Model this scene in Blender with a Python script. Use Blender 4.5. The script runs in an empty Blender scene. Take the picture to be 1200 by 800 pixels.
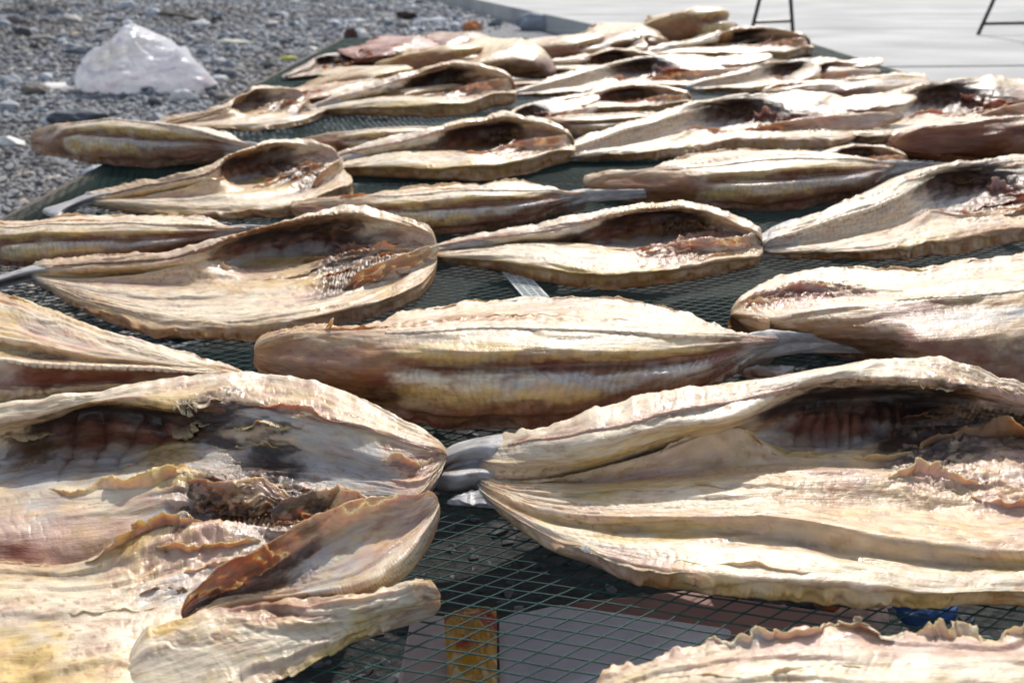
import bpy, math, random
import numpy as np
PI = math.pi
R = math.radians
sc = bpy.context.scene
col = sc.collection

# ------------------------------------------------------------------ camera frame
ZN = 0.32                      # height of the net above the ground
HC = ZN + 0.40                 # lens height
F = 1167.0                     # focal length in pixels of the 1200 px wide photo
PITCH = math.atan(460.0 / F)
_cp, _sp = math.cos(PITCH), math.sin(PITCH)

def at(px, py, z):
    """point on the horizontal plane of height z (metres) seen at photo pixel (px, py)"""
    dx, dy = (px - 600.0) / F, -(py - 400.0) / F
    d = (dx, _cp + dy * _sp, -_sp + dy * _cp)
    t = (z - HC) / d[2]
    return (d[0] * t, d[1] * t, z)

def net_at(px, py, zc):
    return at(px, py, ZN + zc / 100.0)

# ------------------------------------------------------------------ noise (numpy)
_tab = np.random.RandomState(7).rand(512, 512).astype(np.float64)

def vnoise(x, y, seed=0):
    x = np.asarray(x, float) + seed * 37.13
    y = np.asarray(y, float) + seed * 91.71
    xi = np.floor(x).astype(int); yi = np.floor(y).astype(int)
    fx = x - xi; fy = y - yi
    fx = fx * fx * fx * (fx * (fx * 6 - 15) + 10); fy = fy * fy * fy * (fy * (fy * 6 - 15) + 10)
    x0 = xi & 511; x1 = (xi + 1) & 511; y0 = yi & 511; y1 = (yi + 1) & 511
    a = _tab[x0, y0]; b = _tab[x1, y0]; c = _tab[x0, y1]; d = _tab[x1, y1]
    return ((a * (1 - fx) + b * fx) * (1 - fy) + (c * (1 - fx) + d * fx) * fy) * 2 - 1

def fbm(x, y, seed=0, octv=4, gain=0.5):
    s = 0.0; a = 1.0; n = 0.0
    x = np.asarray(x, float); y = np.asarray(y, float)
    x, y = x * .84 + y * .54, y * .84 - x * .54
    for k in range(octv):
        s = s + a * vnoise(x, y, seed + k * 13); n += a; a *= gain
        x, y = 2.03 * (x * .76 - y * .65), 2.03 * (x * .65 + y * .76)
    return s / n * 1.25

def ridged(x, y, seed=0, octv=4):
    s = 0.0; a = 1.0; n = 0.0
    x = np.asarray(x, float); y = np.asarray(y, float)
    x, y = x * .84 + y * .54, y * .84 - x * .54
    for k in range(octv):
        s = s + a * (1 - 2 * np.abs(vnoise(x, y, seed + k * 17))); n += a; a *= 0.55
        x, y = 2.03 * (x * .76 - y * .65), 2.03 * (x * .65 + y * .76)
    return s / n

def sstep(a, b, x):
    t = np.clip((x - a) / (b - a + 1e-9), 0, 1)
    return t * t * (3 - 2 * t)

# ------------------------------------------------------------------ object helpers
def link(o, parent=None):
    col.objects.link(o)
    if parent is not None:
        o.parent = parent
    return o

def tag(o, label=None, cat=None, group=None, kind=None):
    if label: o['label'] = label
    if cat: o['category'] = cat
    if group: o['group'] = group
    if kind: o['kind'] = kind
    return o

def empty(name, loc, parent=None):
    o = bpy.data.objects.new(name, None)
    o.empty_display_size = 0.05
    link(o, parent); o.location = loc
    return o

def np_mesh(name, V, quads=None, tris=None, mat=None, parent=None, loc=None, smooth=True, colors=None, uv=None):
    V = np.asarray(V, np.float64).reshape(-1, 3)
    if loc is not None:
        V = V - np.asarray(loc)[None, :]
    me = bpy.data.meshes.new(name)
    nq = 0 if quads is None else len(quads); nt = 0 if tris is None else len(tris)
    me.vertices.add(len(V)); me.vertices.foreach_set('co', V.astype(np.float32).ravel())
    idx = []
    if nq: idx.append(np.asarray(quads, np.int32).ravel())
    if nt: idx.append(np.asarray(tris, np.int32).ravel())
    idx = np.concatenate(idx)
    me.loops.add(len(idx)); me.loops.foreach_set('vertex_index', idx)
    me.polygons.add(nq + nt)
    st = np.concatenate([np.arange(nq, dtype=np.int32) * 4, nq * 4 + np.arange(nt, dtype=np.int32) * 3])
    me.polygons.foreach_set('loop_start', st.astype(np.int32))
    me.polygons.foreach_set('use_smooth', np.full(nq + nt, smooth, dtype=bool))
    if colors is not None:
        ca = me.color_attributes.new('Col', 'FLOAT_COLOR', 'POINT')
        c4 = np.ones((len(V), 4), np.float32); c4[:, :3] = colors
        ca.data.foreach_set('color', c4.ravel())
    if uv is not None:
        ua = me.attributes.new('flow', 'FLOAT_VECTOR', 'POINT')
        u3 = np.zeros((len(V), 3), np.float32); u3[:, :2] = uv
        ua.data.foreach_set('vector', u3.ravel())
    me.update(calc_edges=True)
    me.validate()
    o = bpy.data.objects.new(name, me)
    if mat: me.materials.append(mat)
    link(o, parent)
    if loc is not None and parent is None:
        o.location = loc
    return o

class MB:
    """collects boxes, tubes into one mesh"""
    def __init__(s): s.v = []; s.q = []; s.t = []
    def n(s): return len(s.v)
    def box(s, c, d, rz=0.0, rx=0.0):
        b = s.n(); cz, sz = math.cos(rz), math.sin(rz); cx, sx = math.cos(rx), math.sin(rx)
        for k in range(8):
            x = (k & 1) - .5; y = ((k >> 1) & 1) - .5; z = (k >> 2) - .5
            x *= d[0]; y *= d[1]; z *= d[2]
            y, z = y * cx - z * sx, y * sx + z * cx
            s.v.append((c[0] + x * cz - y * sz, c[1] + x * sz + y * cz, c[2] + z))
        for f in ((0, 2, 3, 1), (4, 5, 7, 6), (0, 1, 5, 4), (2, 6, 7, 3), (0, 4, 6, 2), (1, 3, 7, 5)):
            s.q.append(tuple(b + i for i in f))
    def tube(s, pts, r, sides=8):
        pts = [np.array(p, float) for p in pts]; b = s.n(); rr = r if hasattr(r, '__len__') else [r] * len(pts)
        for i, p in enumerate(pts):
            d = pts[min(i + 1, len(pts) - 1)] - pts[max(i - 1, 0)]; d = d / (np.linalg.norm(d) + 1e-12)
            u = np.cross(d, (0, 0, 1)) if abs(d[2]) < .9 else np.cross(d, (1, 0, 0))
            u /= np.linalg.norm(u); w = np.cross(u, d)
            for k in range(sides):
                a = 2 * PI * k / sides
                s.v.append(tuple(p + rr[i] * (math.cos(a) * u + math.sin(a) * w)))
        for i in range(len(pts) - 1):
            for k in range(sides):
                k2 = (k + 1) % sides
                s.q.append((b + i * sides + k, b + i * sides + k2, b + (i + 1) * sides + k2, b + (i + 1) * sides + k))
        for e, base in ((0, b), (1, b + (len(pts) - 1) * sides)):
            s.v.append(tuple(pts[0] if e == 0 else pts[-1])); ci = len(s.v) - 1
            for k in range(sides):
                k2 = (k + 1) % sides
                s.t.append((base + k2, base + k, ci) if e == 0 else (base + k, base + k2, ci))
    def build(s, name, mat, parent=None, smooth=False, bevel=0.0, loc=None):
        o = np_mesh(name, s.v, s.q, s.t, mat, parent, loc=loc, smooth=smooth)
        if bevel:
            m = o.modifiers.new('b', 'BEVEL'); m.width = bevel; m.segments = 2
        return o

# ------------------------------------------------------------------ materials
def new_mat(name):
    m = bpy.data.materials.new(name); m.use_nodes = True
    nt = m.node_tree; b = nt.nodes['Principled BSDF']
    return m, nt, b

def simple(name, c, rough=0.6, metal=0.0, nscale=40.0, var=0.25, bump=0.1, spec=0.4):
    m, nt, b = new_mat(name); N = nt.nodes; L = nt.links
    tc = N.new('ShaderNodeTexCoord'); nz = N.new('ShaderNodeTexNoise'); nz.inputs['Scale'].default_value = nscale
    nz.inputs['Detail'].default_value = 8; L.new(tc.outputs['Object'], nz.inputs['Vector'])
    cr = N.new('ShaderNodeValToRGB')
    cr.color_ramp.elements[0].position = .3; cr.color_ramp.elements[1].position = .7
    cr.color_ramp.elements[0].color = tuple(x * (1 - var) for x in c) + (1,)
    cr.color_ramp.elements[1].color = tuple(min(1, x * (1 + var)) for x in c) + (1,)
    L.new(nz.outputs['Fac'], cr.inputs['Fac']); L.new(cr.outputs['Color'], b.inputs['Base Color'])
    bp = N.new('ShaderNodeBump'); bp.inputs['Strength'].default_value = bump; bp.inputs['Distance'].default_value = .01
    L.new(nz.outputs['Fac'], bp.inputs['Height']); L.new(bp.outputs['Normal'], b.inputs['Normal'])
    b.inputs['Roughness'].default_value = rough; b.inputs['Metallic'].default_value = metal
    b.inputs['Specular IOR Level'].default_value = spec
    return m

def math_node(nt, op, a, b=None):
    n = nt.nodes.new('ShaderNodeMath'); n.operation = op
    for i, x in enumerate((a, b)):
        if x is None: continue
        if isinstance(x, (int, float)): n.inputs[i].default_value = x
        else: nt.links.new(x, n.inputs[i])
    return n.outputs[0]

def flesh_material(name, sss=0.30, rough=0.40, fibre=1.0):
    m, nt, b = new_mat(name); N = nt.nodes; L = nt.links
    vc = N.new('ShaderNodeVertexColor'); vc.layer_name = 'Col'
    fl = N.new('ShaderNodeAttribute'); fl.attribute_name = 'flow'
    mp = N.new('ShaderNodeMapping'); mp.inputs['Scale'].default_value = (38, 330, 1); L.new(fl.outputs['Vector'], mp.inputs['Vector'])
    n1 = N.new('ShaderNodeTexNoise'); n1.inputs['Scale'].default_value = 1.0; n1.inputs['Detail'].default_value = 5; n1.inputs['Distortion'].default_value = .6
    L.new(mp.outputs['Vector'], n1.inputs['Vector'])
    mp2 = N.new('ShaderNodeMapping'); mp2.inputs['Scale'].default_value = (420, 900, 1); L.new(fl.outputs['Vector'], mp2.inputs['Vector'])
    n2 = N.new('ShaderNodeTexNoise'); n2.inputs['Scale'].default_value = 1.0; n2.inputs['Detail'].default_value = 4
    L.new(mp2.outputs['Vector'], n2.inputs['Vector'])
    mp3 = N.new('ShaderNodeMapping'); mp3.inputs['Scale'].default_value = (55, 110, 1); L.new(fl.outputs['Vector'], mp3.inputs['Vector'])
    n3 = N.new('ShaderNodeTexNoise'); n3.inputs['Scale'].default_value = 1.0; n3.inputs['Detail'].default_value = 6
    L.new(mp3.outputs['Vector'], n3.inputs['Vector'])
    # colour variation
    ma = N.new('ShaderNodeMapRange'); ma.inputs['From Min'].default_value = .28; ma.inputs['From Max'].default_value = .72
    ma.inputs['To Min'].default_value = .92; ma.inputs['To Max'].default_value = 1.06; L.new(n1.outputs['Fac'], ma.inputs['Value'])
    mb = N.new('ShaderNodeMapRange'); mb.inputs['From Min'].default_value = .3; mb.inputs['From Max'].default_value = .7
    mb.inputs['To Min'].default_value = .82; mb.inputs['To Max'].default_value = 1.14; L.new(n3.outputs['Fac'], mb.inputs['Value'])
    f = math_node(nt, 'MULTIPLY', ma.outputs[0], mb.outputs[0])
    mx = N.new('ShaderNodeVectorMath'); mx.operation = 'SCALE'; L.new(vc.outputs['Color'], mx.inputs[0]); L.new(f, mx.inputs['Scale'])
    L.new(mx.outputs[0], b.inputs['Base Color'])
    # roughness
    mr = N.new('ShaderNodeMapRange'); mr.inputs['From Min'].default_value = .3; mr.inputs['From Max'].default_value = .7
    mr.inputs['To Min'].default_value = rough - .14; mr.inputs['To Max'].default_value = rough + .16; L.new(n3.outputs['Fac'], mr.inputs['Value'])
    L.new(mr.outputs[0], b.inputs['Roughness'])
    h = math_node(nt, 'ADD', math_node(nt, 'MULTIPLY', n1.outputs['Fac'], .8 * fibre), math_node(nt, 'MULTIPLY', n2.outputs['Fac'], .45))
    h = math_node(nt, 'ADD', h, math_node(nt, 'MULTIPLY', n3.outputs['Fac'], 1.0))
    bp = N.new('ShaderNodeBump'); bp.inputs['Strength'].default_value = .75; bp.inputs['Distance'].default_value = .0011
    L.new(h, bp.inputs['Height']); L.new(bp.outputs['Normal'], b.inputs['Normal'])
    b.inputs['Subsurface Weight'].default_value = sss
    b.inputs['Subsurface Radius'].default_value = (1.0, .42, .18); b.inputs['Subsurface Scale'].default_value = .006
    b.inputs['Specular IOR Level'].default_value = .5
    return m

M = {}
M['flesh'] = flesh_material('dried_flesh', rough=.36)
M['moist'] = flesh_material('moist_flesh', sss=.36, rough=.30)
M['skin'] = flesh_material('fish_tail_skin', sss=.05, rough=.42, fibre=.6)

# colour codes: real colours of flesh, skin and membranes
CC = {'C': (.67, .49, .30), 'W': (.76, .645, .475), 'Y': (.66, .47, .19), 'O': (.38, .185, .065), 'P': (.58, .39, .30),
      'R': (.24, .080, .050), 'D': (.24, .090, .055), 'K': (.048, .030, .024), 'G': (.50, .475, .45), 'B': (.13, .066, .032),
      'T': (.38, .375, .38), 'S': (.235, .130, .075)}

# ------------------------------------------------------------------ lofted flesh
def catmull(P, t):
    """P (k, ...) sampled at t in [0, k-1]"""
    k = P.shape[0]
    i = np.clip(np.floor(t).astype(int), 0, k - 2); f = t - i
    f = f.reshape((-1,) + (1,) * (P.ndim - 1))
    p0 = P[np.maximum(i - 1, 0)]; p1 = P[i]; p2 = P[i + 1]; p3 = P[np.minimum(i + 2, k - 1)]
    m1 = (p2 - p0) * .5; m2 = (p3 - p1) * .5
    f2 = f * f; f3 = f2 * f
    return (2 * f3 - 3 * f2 + 1) * p1 + (f3 - 2 * f2 + f) * m1 + (-2 * f3 + 3 * f2) * p2 + (f3 - f2) * m2

def lin2(P, tu, tv):
    m, k = P.shape[:2]
    tu = np.clip(tu, 0, k - 1.0001); tv = np.clip(tv, 0, m - 1.0001)
    i = tu.astype(int); j = tv.astype(int); fu = (tu - i)[..., None]; fv = (tv - j)[..., None]
    fu = fu * fu * (3 - 2 * fu); fv = fv * fv * (3 - 2 * fv); fu = fu * fu * (3 - 2 * fu); fv = fv * fv * (3 - 2 * fv)
    return (P[j, i] * (1 - fu) + P[j, i + 1] * fu) * (1 - fv) + (P[j + 1, i] * (1 - fu) + P[j + 1, i + 1] * fu) * fv

def spread(d, n):
    """n sample parameters over len(d) intervals, denser where d is long"""
    d = np.maximum(d, d.mean() * .35); c = np.concatenate([[0], np.cumsum(d)])
    return np.interp(np.linspace(0, c[-1], n), c, np.arange(len(c)))

LAST = {}
class Piece:
    def __init__(s, name, P, C, feats=(), thin=None, ragn=.0036, ragf=.0026, amp=1.0, mat='flesh', base=None, blot=1.0):
        s.name = name; s.P = P; s.C = C; s.feats = feats; s.thin = thin; s.ragn = ragn; s.ragf = ragf
        s.amp = amp; s.mat = mat; s.base = base; s.blot = blot

def table(name, xs, rows, **kw):
    """rows of (ys, zs, colour codes) over common pixel columns xs"""
    k = len(xs); P = np.zeros((len(rows), k, 3)); C = np.zeros((len(rows), k, 3))
    for j, (ys, zs, cs) in enumerate(rows):
        if not hasattr(zs, '__len__'): zs = [zs] * k
        ys = list(ys) + [ys[-1]] * (k - len(ys)); zs = list(zs) + [zs[-1]] * (k - len(zs)); cs = cs + cs[-1] * (k - len(cs))
        for i in range(k):
            P[j, i] = net_at(xs[i], ys[i], zs[i]); C[j, i] = CC[cs[i]]
    return Piece(name, P, C, **kw)

def strips(name, rows, **kw):
    """rows of ([(px, py, zcm), ...], colour codes)"""
    k = len(rows[0][0]); P = np.zeros((len(rows), k, 3)); C = np.zeros((len(rows), k, 3))
    for j, (pts, cs) in enumerate(rows):
        cs = cs + cs[-1] * (k - len(cs))
        for i in range(k):
            P[j, i] = net_at(*pts[i]); C[j, i] = CC[cs[i]]
    return Piece(name, P, C, **kw)

def win(t, a, b, s):
    return sstep(a - s, a + s, t) * (1 - sstep(b - s, b + s, t))

def build_piece(pc, parent, origin, nu, nv, seed, xf=None, jitter=0.0, tint=None, fork=False, fork_row=0):
    P = pc.P.copy(); C = pc.C.copy(); m, k = P.shape[:2]
    if xf is not None:
        P, sc_ = xf(P)
    else:
        sc_ = 1.0
    if pc.thin is None:
        lip = P[-1] + .30 * (P[-2] - P[-1]); lip[:, 2] = P[-1][:, 2] + .66 * (P[-2][:, 2] - P[-1][:, 2])
        P = np.concatenate([P[:-1], lip[None], P[-1:]]); C = np.concatenate([C[:-1], .35 * C[-2:-1] + .65 * C[-1:], C[-1:]]); m += 1
    rs = np.random.RandomState(seed)
    if jitter:
        jn = rs.normal(0, 1, (m, k, 3)); jn[1:-1] = (jn[1:-1] + .5 * jn[2:] + .5 * jn[:-2]) / 1.6
        P = P + jn * np.array([.25, .6, .5])[None, None] * jitter
        P[..., 2] = np.maximum(P[..., 2], ZN + .004)
    ccol = C
    # closing rows below
    if pc.thin is None:
        zb = ZN + .002
        r0, rn = P[0], P[-1]
        far = P[..., 1].max(0)
        for row in P[1:8]:
            o_ = np.argsort(row[:, 0])
            for dx in (-.045, -.03, -.015, 0, .015, .03, .045):
                yy = np.interp(r0[:, 0] + dx * sc_, row[o_, 0], row[o_, 1])
                sl = np.interp(r0[:, 0] + dx * sc_, r0[np.argsort(r0[:, 0]), 0], r0[np.argsort(r0[:, 0]), 1]) - r0[:, 1]
                far = np.maximum(far, yy - np.maximum(sl, 0) * .0)
        ix = np.minimum(np.arange(k), k - 1 - np.arange(k)); far = r0[:, 1] + (far - r0[:, 1]) * np.where(ix == 0, .1, np.where(ix == 1, .6, 1.0))
        mg = np.clip((far - r0[:, 1]) / .010, 0, 1)
        a = r0.copy(); a[:, 1] = np.maximum(r0[:, 1] + .2 * (r0[:, 2] - ZN) + .003, far + (.003 + .018 * mg) * sc_); a[:, 2] = ZN + (r0[:, 2] - ZN) * .84
        los = HC - (HC - r0[:, 2]) * (a[:, 1] / r0[:, 1]) - .0015; a[:, 2] = np.maximum(np.minimum(a[:, 2], los), ZN + .4 * (r0[:, 2] - ZN))
        a2 = a.copy(); a2[:, 1] += .004 * sc_; a2[:, 2] = ZN + (a[:, 2] - ZN) * .5
        b = r0.copy(); b[:, 1] = np.maximum(r0[:, 1] + .15 * (r0[:, 2] - ZN), far + (.001 + .014 * mg) * sc_); b[:, 2] = zb
        c = rn.copy(); c[:, 1] += .004; c[:, 2] = np.maximum(ZN + .002, rn[:, 2] - .007 * sc_)
        d = P[m // 2].copy(); d[:, 1] = (b[:, 1] + rn[:, 1]) * .5; d[:, 2] = zb
        G = np.concatenate([b[None], a2[None], a[None], P, c[None], d[None]])
    else:
        th = pc.thin * sc_
        r0, rn = P[0], P[-1]
        a = r0.copy(); a[:, 1] += th * .3; a[:, 2] -= th * .6
        c = rn.copy(); c[:, 1] += th * .4; c[:, 2] -= th * .6
        mid = P[m // 2].copy(); mid[:, 2] -= th * 1.1
        q = P[1].copy(); q[:, 2] -= th
        G = np.concatenate([mid[None], q[None], a[None], P, c[None], mid[None]])
        G[..., 2] = np.maximum(G[..., 2], ZN + .0015)
    off = 3
    mm = G.shape[0]
    du = np.linalg.norm(np.diff(G, axis=1), axis=2).mean(0); dv = np.linalg.norm(np.diff(G, axis=0), axis=2).mean(1)
    tu = spread(du, nu); tvv = spread(dv, nv)
    H = np.swapaxes(catmull(np.swapaxes(G, 0, 1), tu), 0, 1)
    j = np.clip(tvv.astype(int), 0, mm - 2); fv = (tvv - j)[:, None, None]
    V = .5 * catmull(H, tvv) + .5 * (H[j] * (1 - fv) + H[j + 1] * fv)      # (nv, nu, 3), with crisp folds
    TU, TV = np.meshgrid(tu, tvv - off)
    # flow coordinates in metres
    dvl = np.percentile(np.linalg.norm(np.diff(V, axis=0), axis=2), 78, axis=1); dul = np.percentile(np.linalg.norm(np.diff(V, axis=1), axis=2), 60, axis=0)
    B = np.repeat(np.concatenate([[0], np.cumsum(dvl)])[:, None], V.shape[1], 1); A = np.repeat(np.concatenate([[0], np.cumsum(dul)])[None], V.shape[0], 0)
    A = A + seed * .37; B = B + seed * .11
    top = sstep(-.6, 0.1, TV) * (1 - sstep(m - 1.1, m - .4, TV))
    ends = np.minimum(sstep(0, .5, TU), 1 - sstep(k - 1.5, k - 1, TU))
    # normals
    Vu = np.gradient(V, axis=1); Vv = np.gradient(V, axis=0)
    Nn = np.cross(Vu, Vv); Nn = -Nn / (np.linalg.norm(Nn, axis=2, keepdims=True) + 1e-12)
    s_ = sc_
    A_, B_ = A / s_, B / s_
    wv = .010 * fbm(A_ / .05, B_ / .05, seed + 3, 2)
    ph = (B_ + .016 * fbm(A_ / .09, B_ / .05, seed + 1, 3)) / .021
    fr = ph - np.floor(ph); terr = np.where(fr < .91, fr / .91, (1 - fr) / .09) - .5      # flakes of muscle lapping over each other
    terr = terr * sstep(-.1, .5, fbm(A_ / .08, B_ / .02, seed + 2, 3))
    disp = .0017 * fbm(A_ / .07, (B_ + wv) / .022, seed + 5, 2) + .0005 * fbm(A_ / .03, B_ / .010, seed + 6, 3) + .0003 * ridged(A_ / .05, (B_ + wv) / .006, seed + 9, 3) \
        + .00028 * fbm(A_ / .007, B_ / .004, seed + 11, 4) + .0026 * terr
    disp = disp * pc.amp * (.25 + .75 * top)
    wob_u = .5 * fbm(A_ / .03, B_ / .02, seed + 21, 5, .6); wob_v = .7 * fbm(A_ / .035, B_ / .016, seed + 23, 5, .6)
    colr = lin2(ccol, TU + wob_u, TV + wob_v * np.clip(top + .3, 0, 1))
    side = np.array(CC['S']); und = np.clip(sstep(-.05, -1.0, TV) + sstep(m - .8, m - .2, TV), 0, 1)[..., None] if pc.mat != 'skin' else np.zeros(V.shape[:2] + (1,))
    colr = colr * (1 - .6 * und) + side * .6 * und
    # natural blotches of the dried flesh: yellow fat, pinkish and rusty patches
    if pc.mat != 'skin':
        bl = pc.blot
        n1 = sstep(.12, .55, fbm(A_ / .022, B_ / .012, seed + 31, 5)); n2 = sstep(.15, .6, fbm(A_ / .026, B_ / .014, seed + 37, 5))
        n3 = sstep(.30, .62, fbm(A_ / .014, B_ / .006, seed + 41, 4))
        bright = np.clip(colr[..., 0] / .6, 0, 1)
        for n, cc, w in ((n1, 'Y', .38), (n2, 'P', .50), (n3, 'O', .42)):
            q = (n * w * bl * bright)[..., None]
            colr = colr * (1 - q) + np.array(CC[cc]) * q
        n4 = sstep(.2, .6, fbm(A_ / .03, B_ / .014, seed + 47, 5)); q = (n4 * .35 * bright)[..., None]
        colr = colr * (1 - q) + np.array(CC['W']) * 1.03 * q
        stk = fbm(A_ / .045, (B_ + wv) / .0022, seed + 51, 3)
        colr = colr * (1 + .05 * stk)[..., None]
        mp_ = A_ / .0085 + 1.1 * np.abs(((B_ / .036 + .2 * fbm(A_ / .1, B_ / .1, seed + 121, 2)) % 1) - .5) * 2 + .8 * fbm(A_ / .03, B_ / .02, seed + 123, 3)
        myo = (1 - np.abs(np.sin(PI * mp_))) ** 3 * sstep(-.15, .45, fbm(A_ / .06, B_ / .025, seed + 125, 3)) * bright * top
        disp = disp - .00040 * myo; colr = colr * (1 - .20 * myo)[..., None]
        vein = sstep(.80, .97, ridged(A_ / .05, (B_ + wv) / .013, seed + 57, 2)) * sstep(.1, .4, fbm(A_ / .05, B_ / .03, seed + 59, 2)); q = (vein * .55 * bright)[..., None]
        colr = colr * (1 - q) + np.array(CC['R']) * 1.3 * q
        spk = sstep(.52, .66, fbm(A_ / .0045, B_ / .0035, seed + 53, 2)) * sstep(.1, .5, fbm(A_ / .06, B_ / .03, seed + 54, 2)); q = (spk * .6 * bright)[..., None]
        colr = colr * (1 - q) + np.array(CC['O']) * .8 * q
    if pc.mat != 'skin':
        q = (sstep(.18, .6, fbm(A_ / .035, B_ / .018, seed + 43, 5)) * .38 * pc.blot * np.clip(colr[..., 0] / .6, 0, 1))[..., None]
        colr = colr * (1 - q) + np.array((.52, .45, .37)) * q
    else:
        q = (sstep(.0, .5, fbm(A_ / .02, B_ / .006, seed + 43, 4)) * .6)[..., None]; colr = colr * (1 - q) + np.array((.60, .58, .55)) * q
        q = (sstep(.25, .6, fbm(A_ / .012, B_ / .005, seed + 45, 4)) * .6)[..., None]; colr = colr * (1 - q) + np.array((.24, .20, .17)) * q
        ray = np.abs(np.sin(PI * (TV * 5 + .4 * fbm(A_ / .03, B_ / .01, seed + 46, 2)))); disp = disp + .0006 * ray
        colr = colr * (.72 + .35 * ray)[..., None]
    for ft in pc.feats:
        t = ft[0]
        if t == 'stripe':
            _, row, hw, cc, x0, x1, st = ft
            q = np.exp(-((TV - row + .30 * fbm(A_ / .02, B_ / .02, seed + 61, 3)) / hw) ** 2) * win(TU, x0, x1, .4)
            q = (q * st * (.55 + .45 * fbm(A_ / .012, B_ / .01, seed + 63, 2)))[..., None]; q = np.clip(q, 0, 1)
            colr = colr * (1 - q) + np.array(CC[cc]) * q
            disp = disp - .0008 * q[..., 0]
        elif t == 'ribs':
            _, x0, x1, r0_, r1_, amp, cnt = ft
            w = win(TU, x0, x1, .3) * win(TV, r0_, r1_, .45)
            ph = (TU - x0) / (x1 - x0) * cnt + .22 * (TV - r0_) + .55 * fbm(A_ / .04, B_ / .03, seed + 67, 3)
            sg = np.abs(np.sin(PI * ph)); fade = 1 - .75 * sstep(r0_ + .3, r1_ - .2, TV + .5 * fbm(A_ / .02, B_ / .02, seed + 69, 2))
            disp = disp + amp * w * (sg ** .6 - .5) * fade
            q = (w * (1 - sg) ** 3 * .7 * fade)[..., None]
            colr = colr * (1 - q) + np.array(CC['R']) * .6 * q
            q = (w * sg ** 4 * .35 * win(TV, r0_, (r0_ + r1_) * .5, .4))[..., None]
            colr = colr * (1 - q) + np.array((.42, .17, .11)) * q
        elif t == 'serr':
            _, row, hw, x0, x1, amp, cnt = ft
            w = win(TU, x0, x1, .3) * np.exp(-((TV - row) / hw) ** 2)
            ph = (TU - x0) / (x1 - x0) * cnt + 1.1 * fbm(A_ / .03, B_ / .03, seed + 71, 3); w = w * (.5 + .8 * np.clip(fbm(A_ / .04, B_ / .02, seed + 72, 2) + .3, 0, 1))
            sw = np.abs(((ph + .12 * (TV - row)) % 1.0) - .5) * 2
            disp = disp + amp * w * (sw - .5); colr = colr * (1 - .25 * w * (1 - sw) ** 2)[..., None]
        elif t == 'mess':
            _, x0, x1, r0_, r1_, amp = ft
            w = win(TU, x0, x1, .45) * win(TV, r0_, r1_, .5)
            wx = .012 * fbm(A_ / .02, B_ / .02, seed + 79, 3); nz = ridged((A_ + wx) / .040, (B_ + wx) / .012, seed + 81, 5)
            disp = disp + amp * w * nz
            nz2 = fbm(A_ / .010, B_ / .007, seed + 83, 4)
            q = (w * sstep(.0, .5, -nz + .35 * nz2) * .8)[..., None]
            colr = colr * (1 - q) + np.array(CC['R']) * .7 * q
            q = (w * sstep(.1, .5, nz2) * .55)[..., None]
            colr = colr * (1 - q) + np.array(CC['P']) * q
            q = (w * sstep(.25, .6, fbm(A_ / .012, B_ / .008, seed + 87, 4)) * .7)[..., None]
            colr = colr * (1 - q) + np.array(CC['C']) * q
        elif t == 'gill':          # comb of brown filaments
            _, x0, x1, r0_, r1_, amp, cnt = ft
            w = win(TU, x0, x1, .3) * win(TV, r0_, r1_, .35)
            ph = (TU - x0) / (x1 - x0) * cnt + 1.2 * (TV - r0_) + .4 * fbm(A_ / .02, B_ / .02, seed + 91, 3)
            sg = np.abs(np.sin(PI * ph)); nz = fbm(A_ / .006, B_ / .006, seed + 93, 4)
            disp = disp + amp * .8 * w * (sg - .5) + amp * 1.0 * w * nz
            q = (w * .92)[..., None]
            gc = np.array((.20, .105, .045)) * (.18 + .8 * sg ** 1.5)[..., None] * (1 + .9 * nz)[..., None]
            lt = (sstep(.2, .6, fbm(A_ / .004, B_ / .003, seed + 94, 2)) * .4)[..., None]
            gc = np.clip(gc, .01, 1) * (1 - lt) + np.array((.46, .31, .17)) * lt
            colr = colr * (1 - q) + gc * q
        elif t == 'patch':
            _, x0, x1, r0_, r1_, cc, st = ft
            w = win(TU + .8 * fbm(A_ / .025, B_ / .012, seed + 95, 5, .6), x0, x1, .10) * win(TV + 1.1 * fbm(A_ / .03, B_ / .012, seed + 97, 5, .6), r0_, r1_, .12)
            w = w * (.72 + .5 * fbm(A_ / .012, B_ / .008, seed + 99, 4)); disp = disp - .0006 * w; w = np.clip(w, 0, 1)
            q = (w * st)[..., None]
            colr = colr * (1 - q) + np.array(CC[cc]) * q
    if tint is not None:
        colr = colr * np.array(tint)
    V = V + Nn * (disp * s_ * (.3 + .7 * ends))[..., None]
    rd = .45 if pc.thin is None else (.7 if pc.mat != 'skin' else .35)
    te = np.clip(np.minimum(TU, (k - 1) - TU if pc.mat != 'skin' else 9) / rd, 0, 1)
    rr = np.sqrt(np.clip(1 - (1 - te) ** 2, 0, 1)) * .88 + .12
    mid = V.mean(0, keepdims=True); V = mid + (V - mid) * rr[..., None]
    if fork:
        tg_ = V[:, -1].mean(0) - V[:, max(0, nu - nu // 5)].mean(0)
        w_ = sstep(k - 2.6, k - 1, TU) ** 1.5 * np.exp(-((TV - fork_row) / 1.3) ** 2)
        V = V - (tg_ * .55)[None, None] * w_[..., None]
    # ragged edges
    for row, amp_, sg in ((0.0, pc.ragf, 1.0), (m - 1.0, pc.ragn, -1.0)):
        w = np.exp(-((TV - row) / .55) ** 2)
        n = fbm(A_ / .010, np.zeros_like(A_), seed + 101, 4) + .6 * np.abs(vnoise(A_ / .022, A_ * 0 + 3, seed + 103))
        V[..., 1] += sg * amp_ * s_ * w * n * 1.6
        V[..., 2] += amp_ * s_ * w * fbm(A_ / .014, np.zeros_like(A_), seed + 107, 3) * .9
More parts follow.
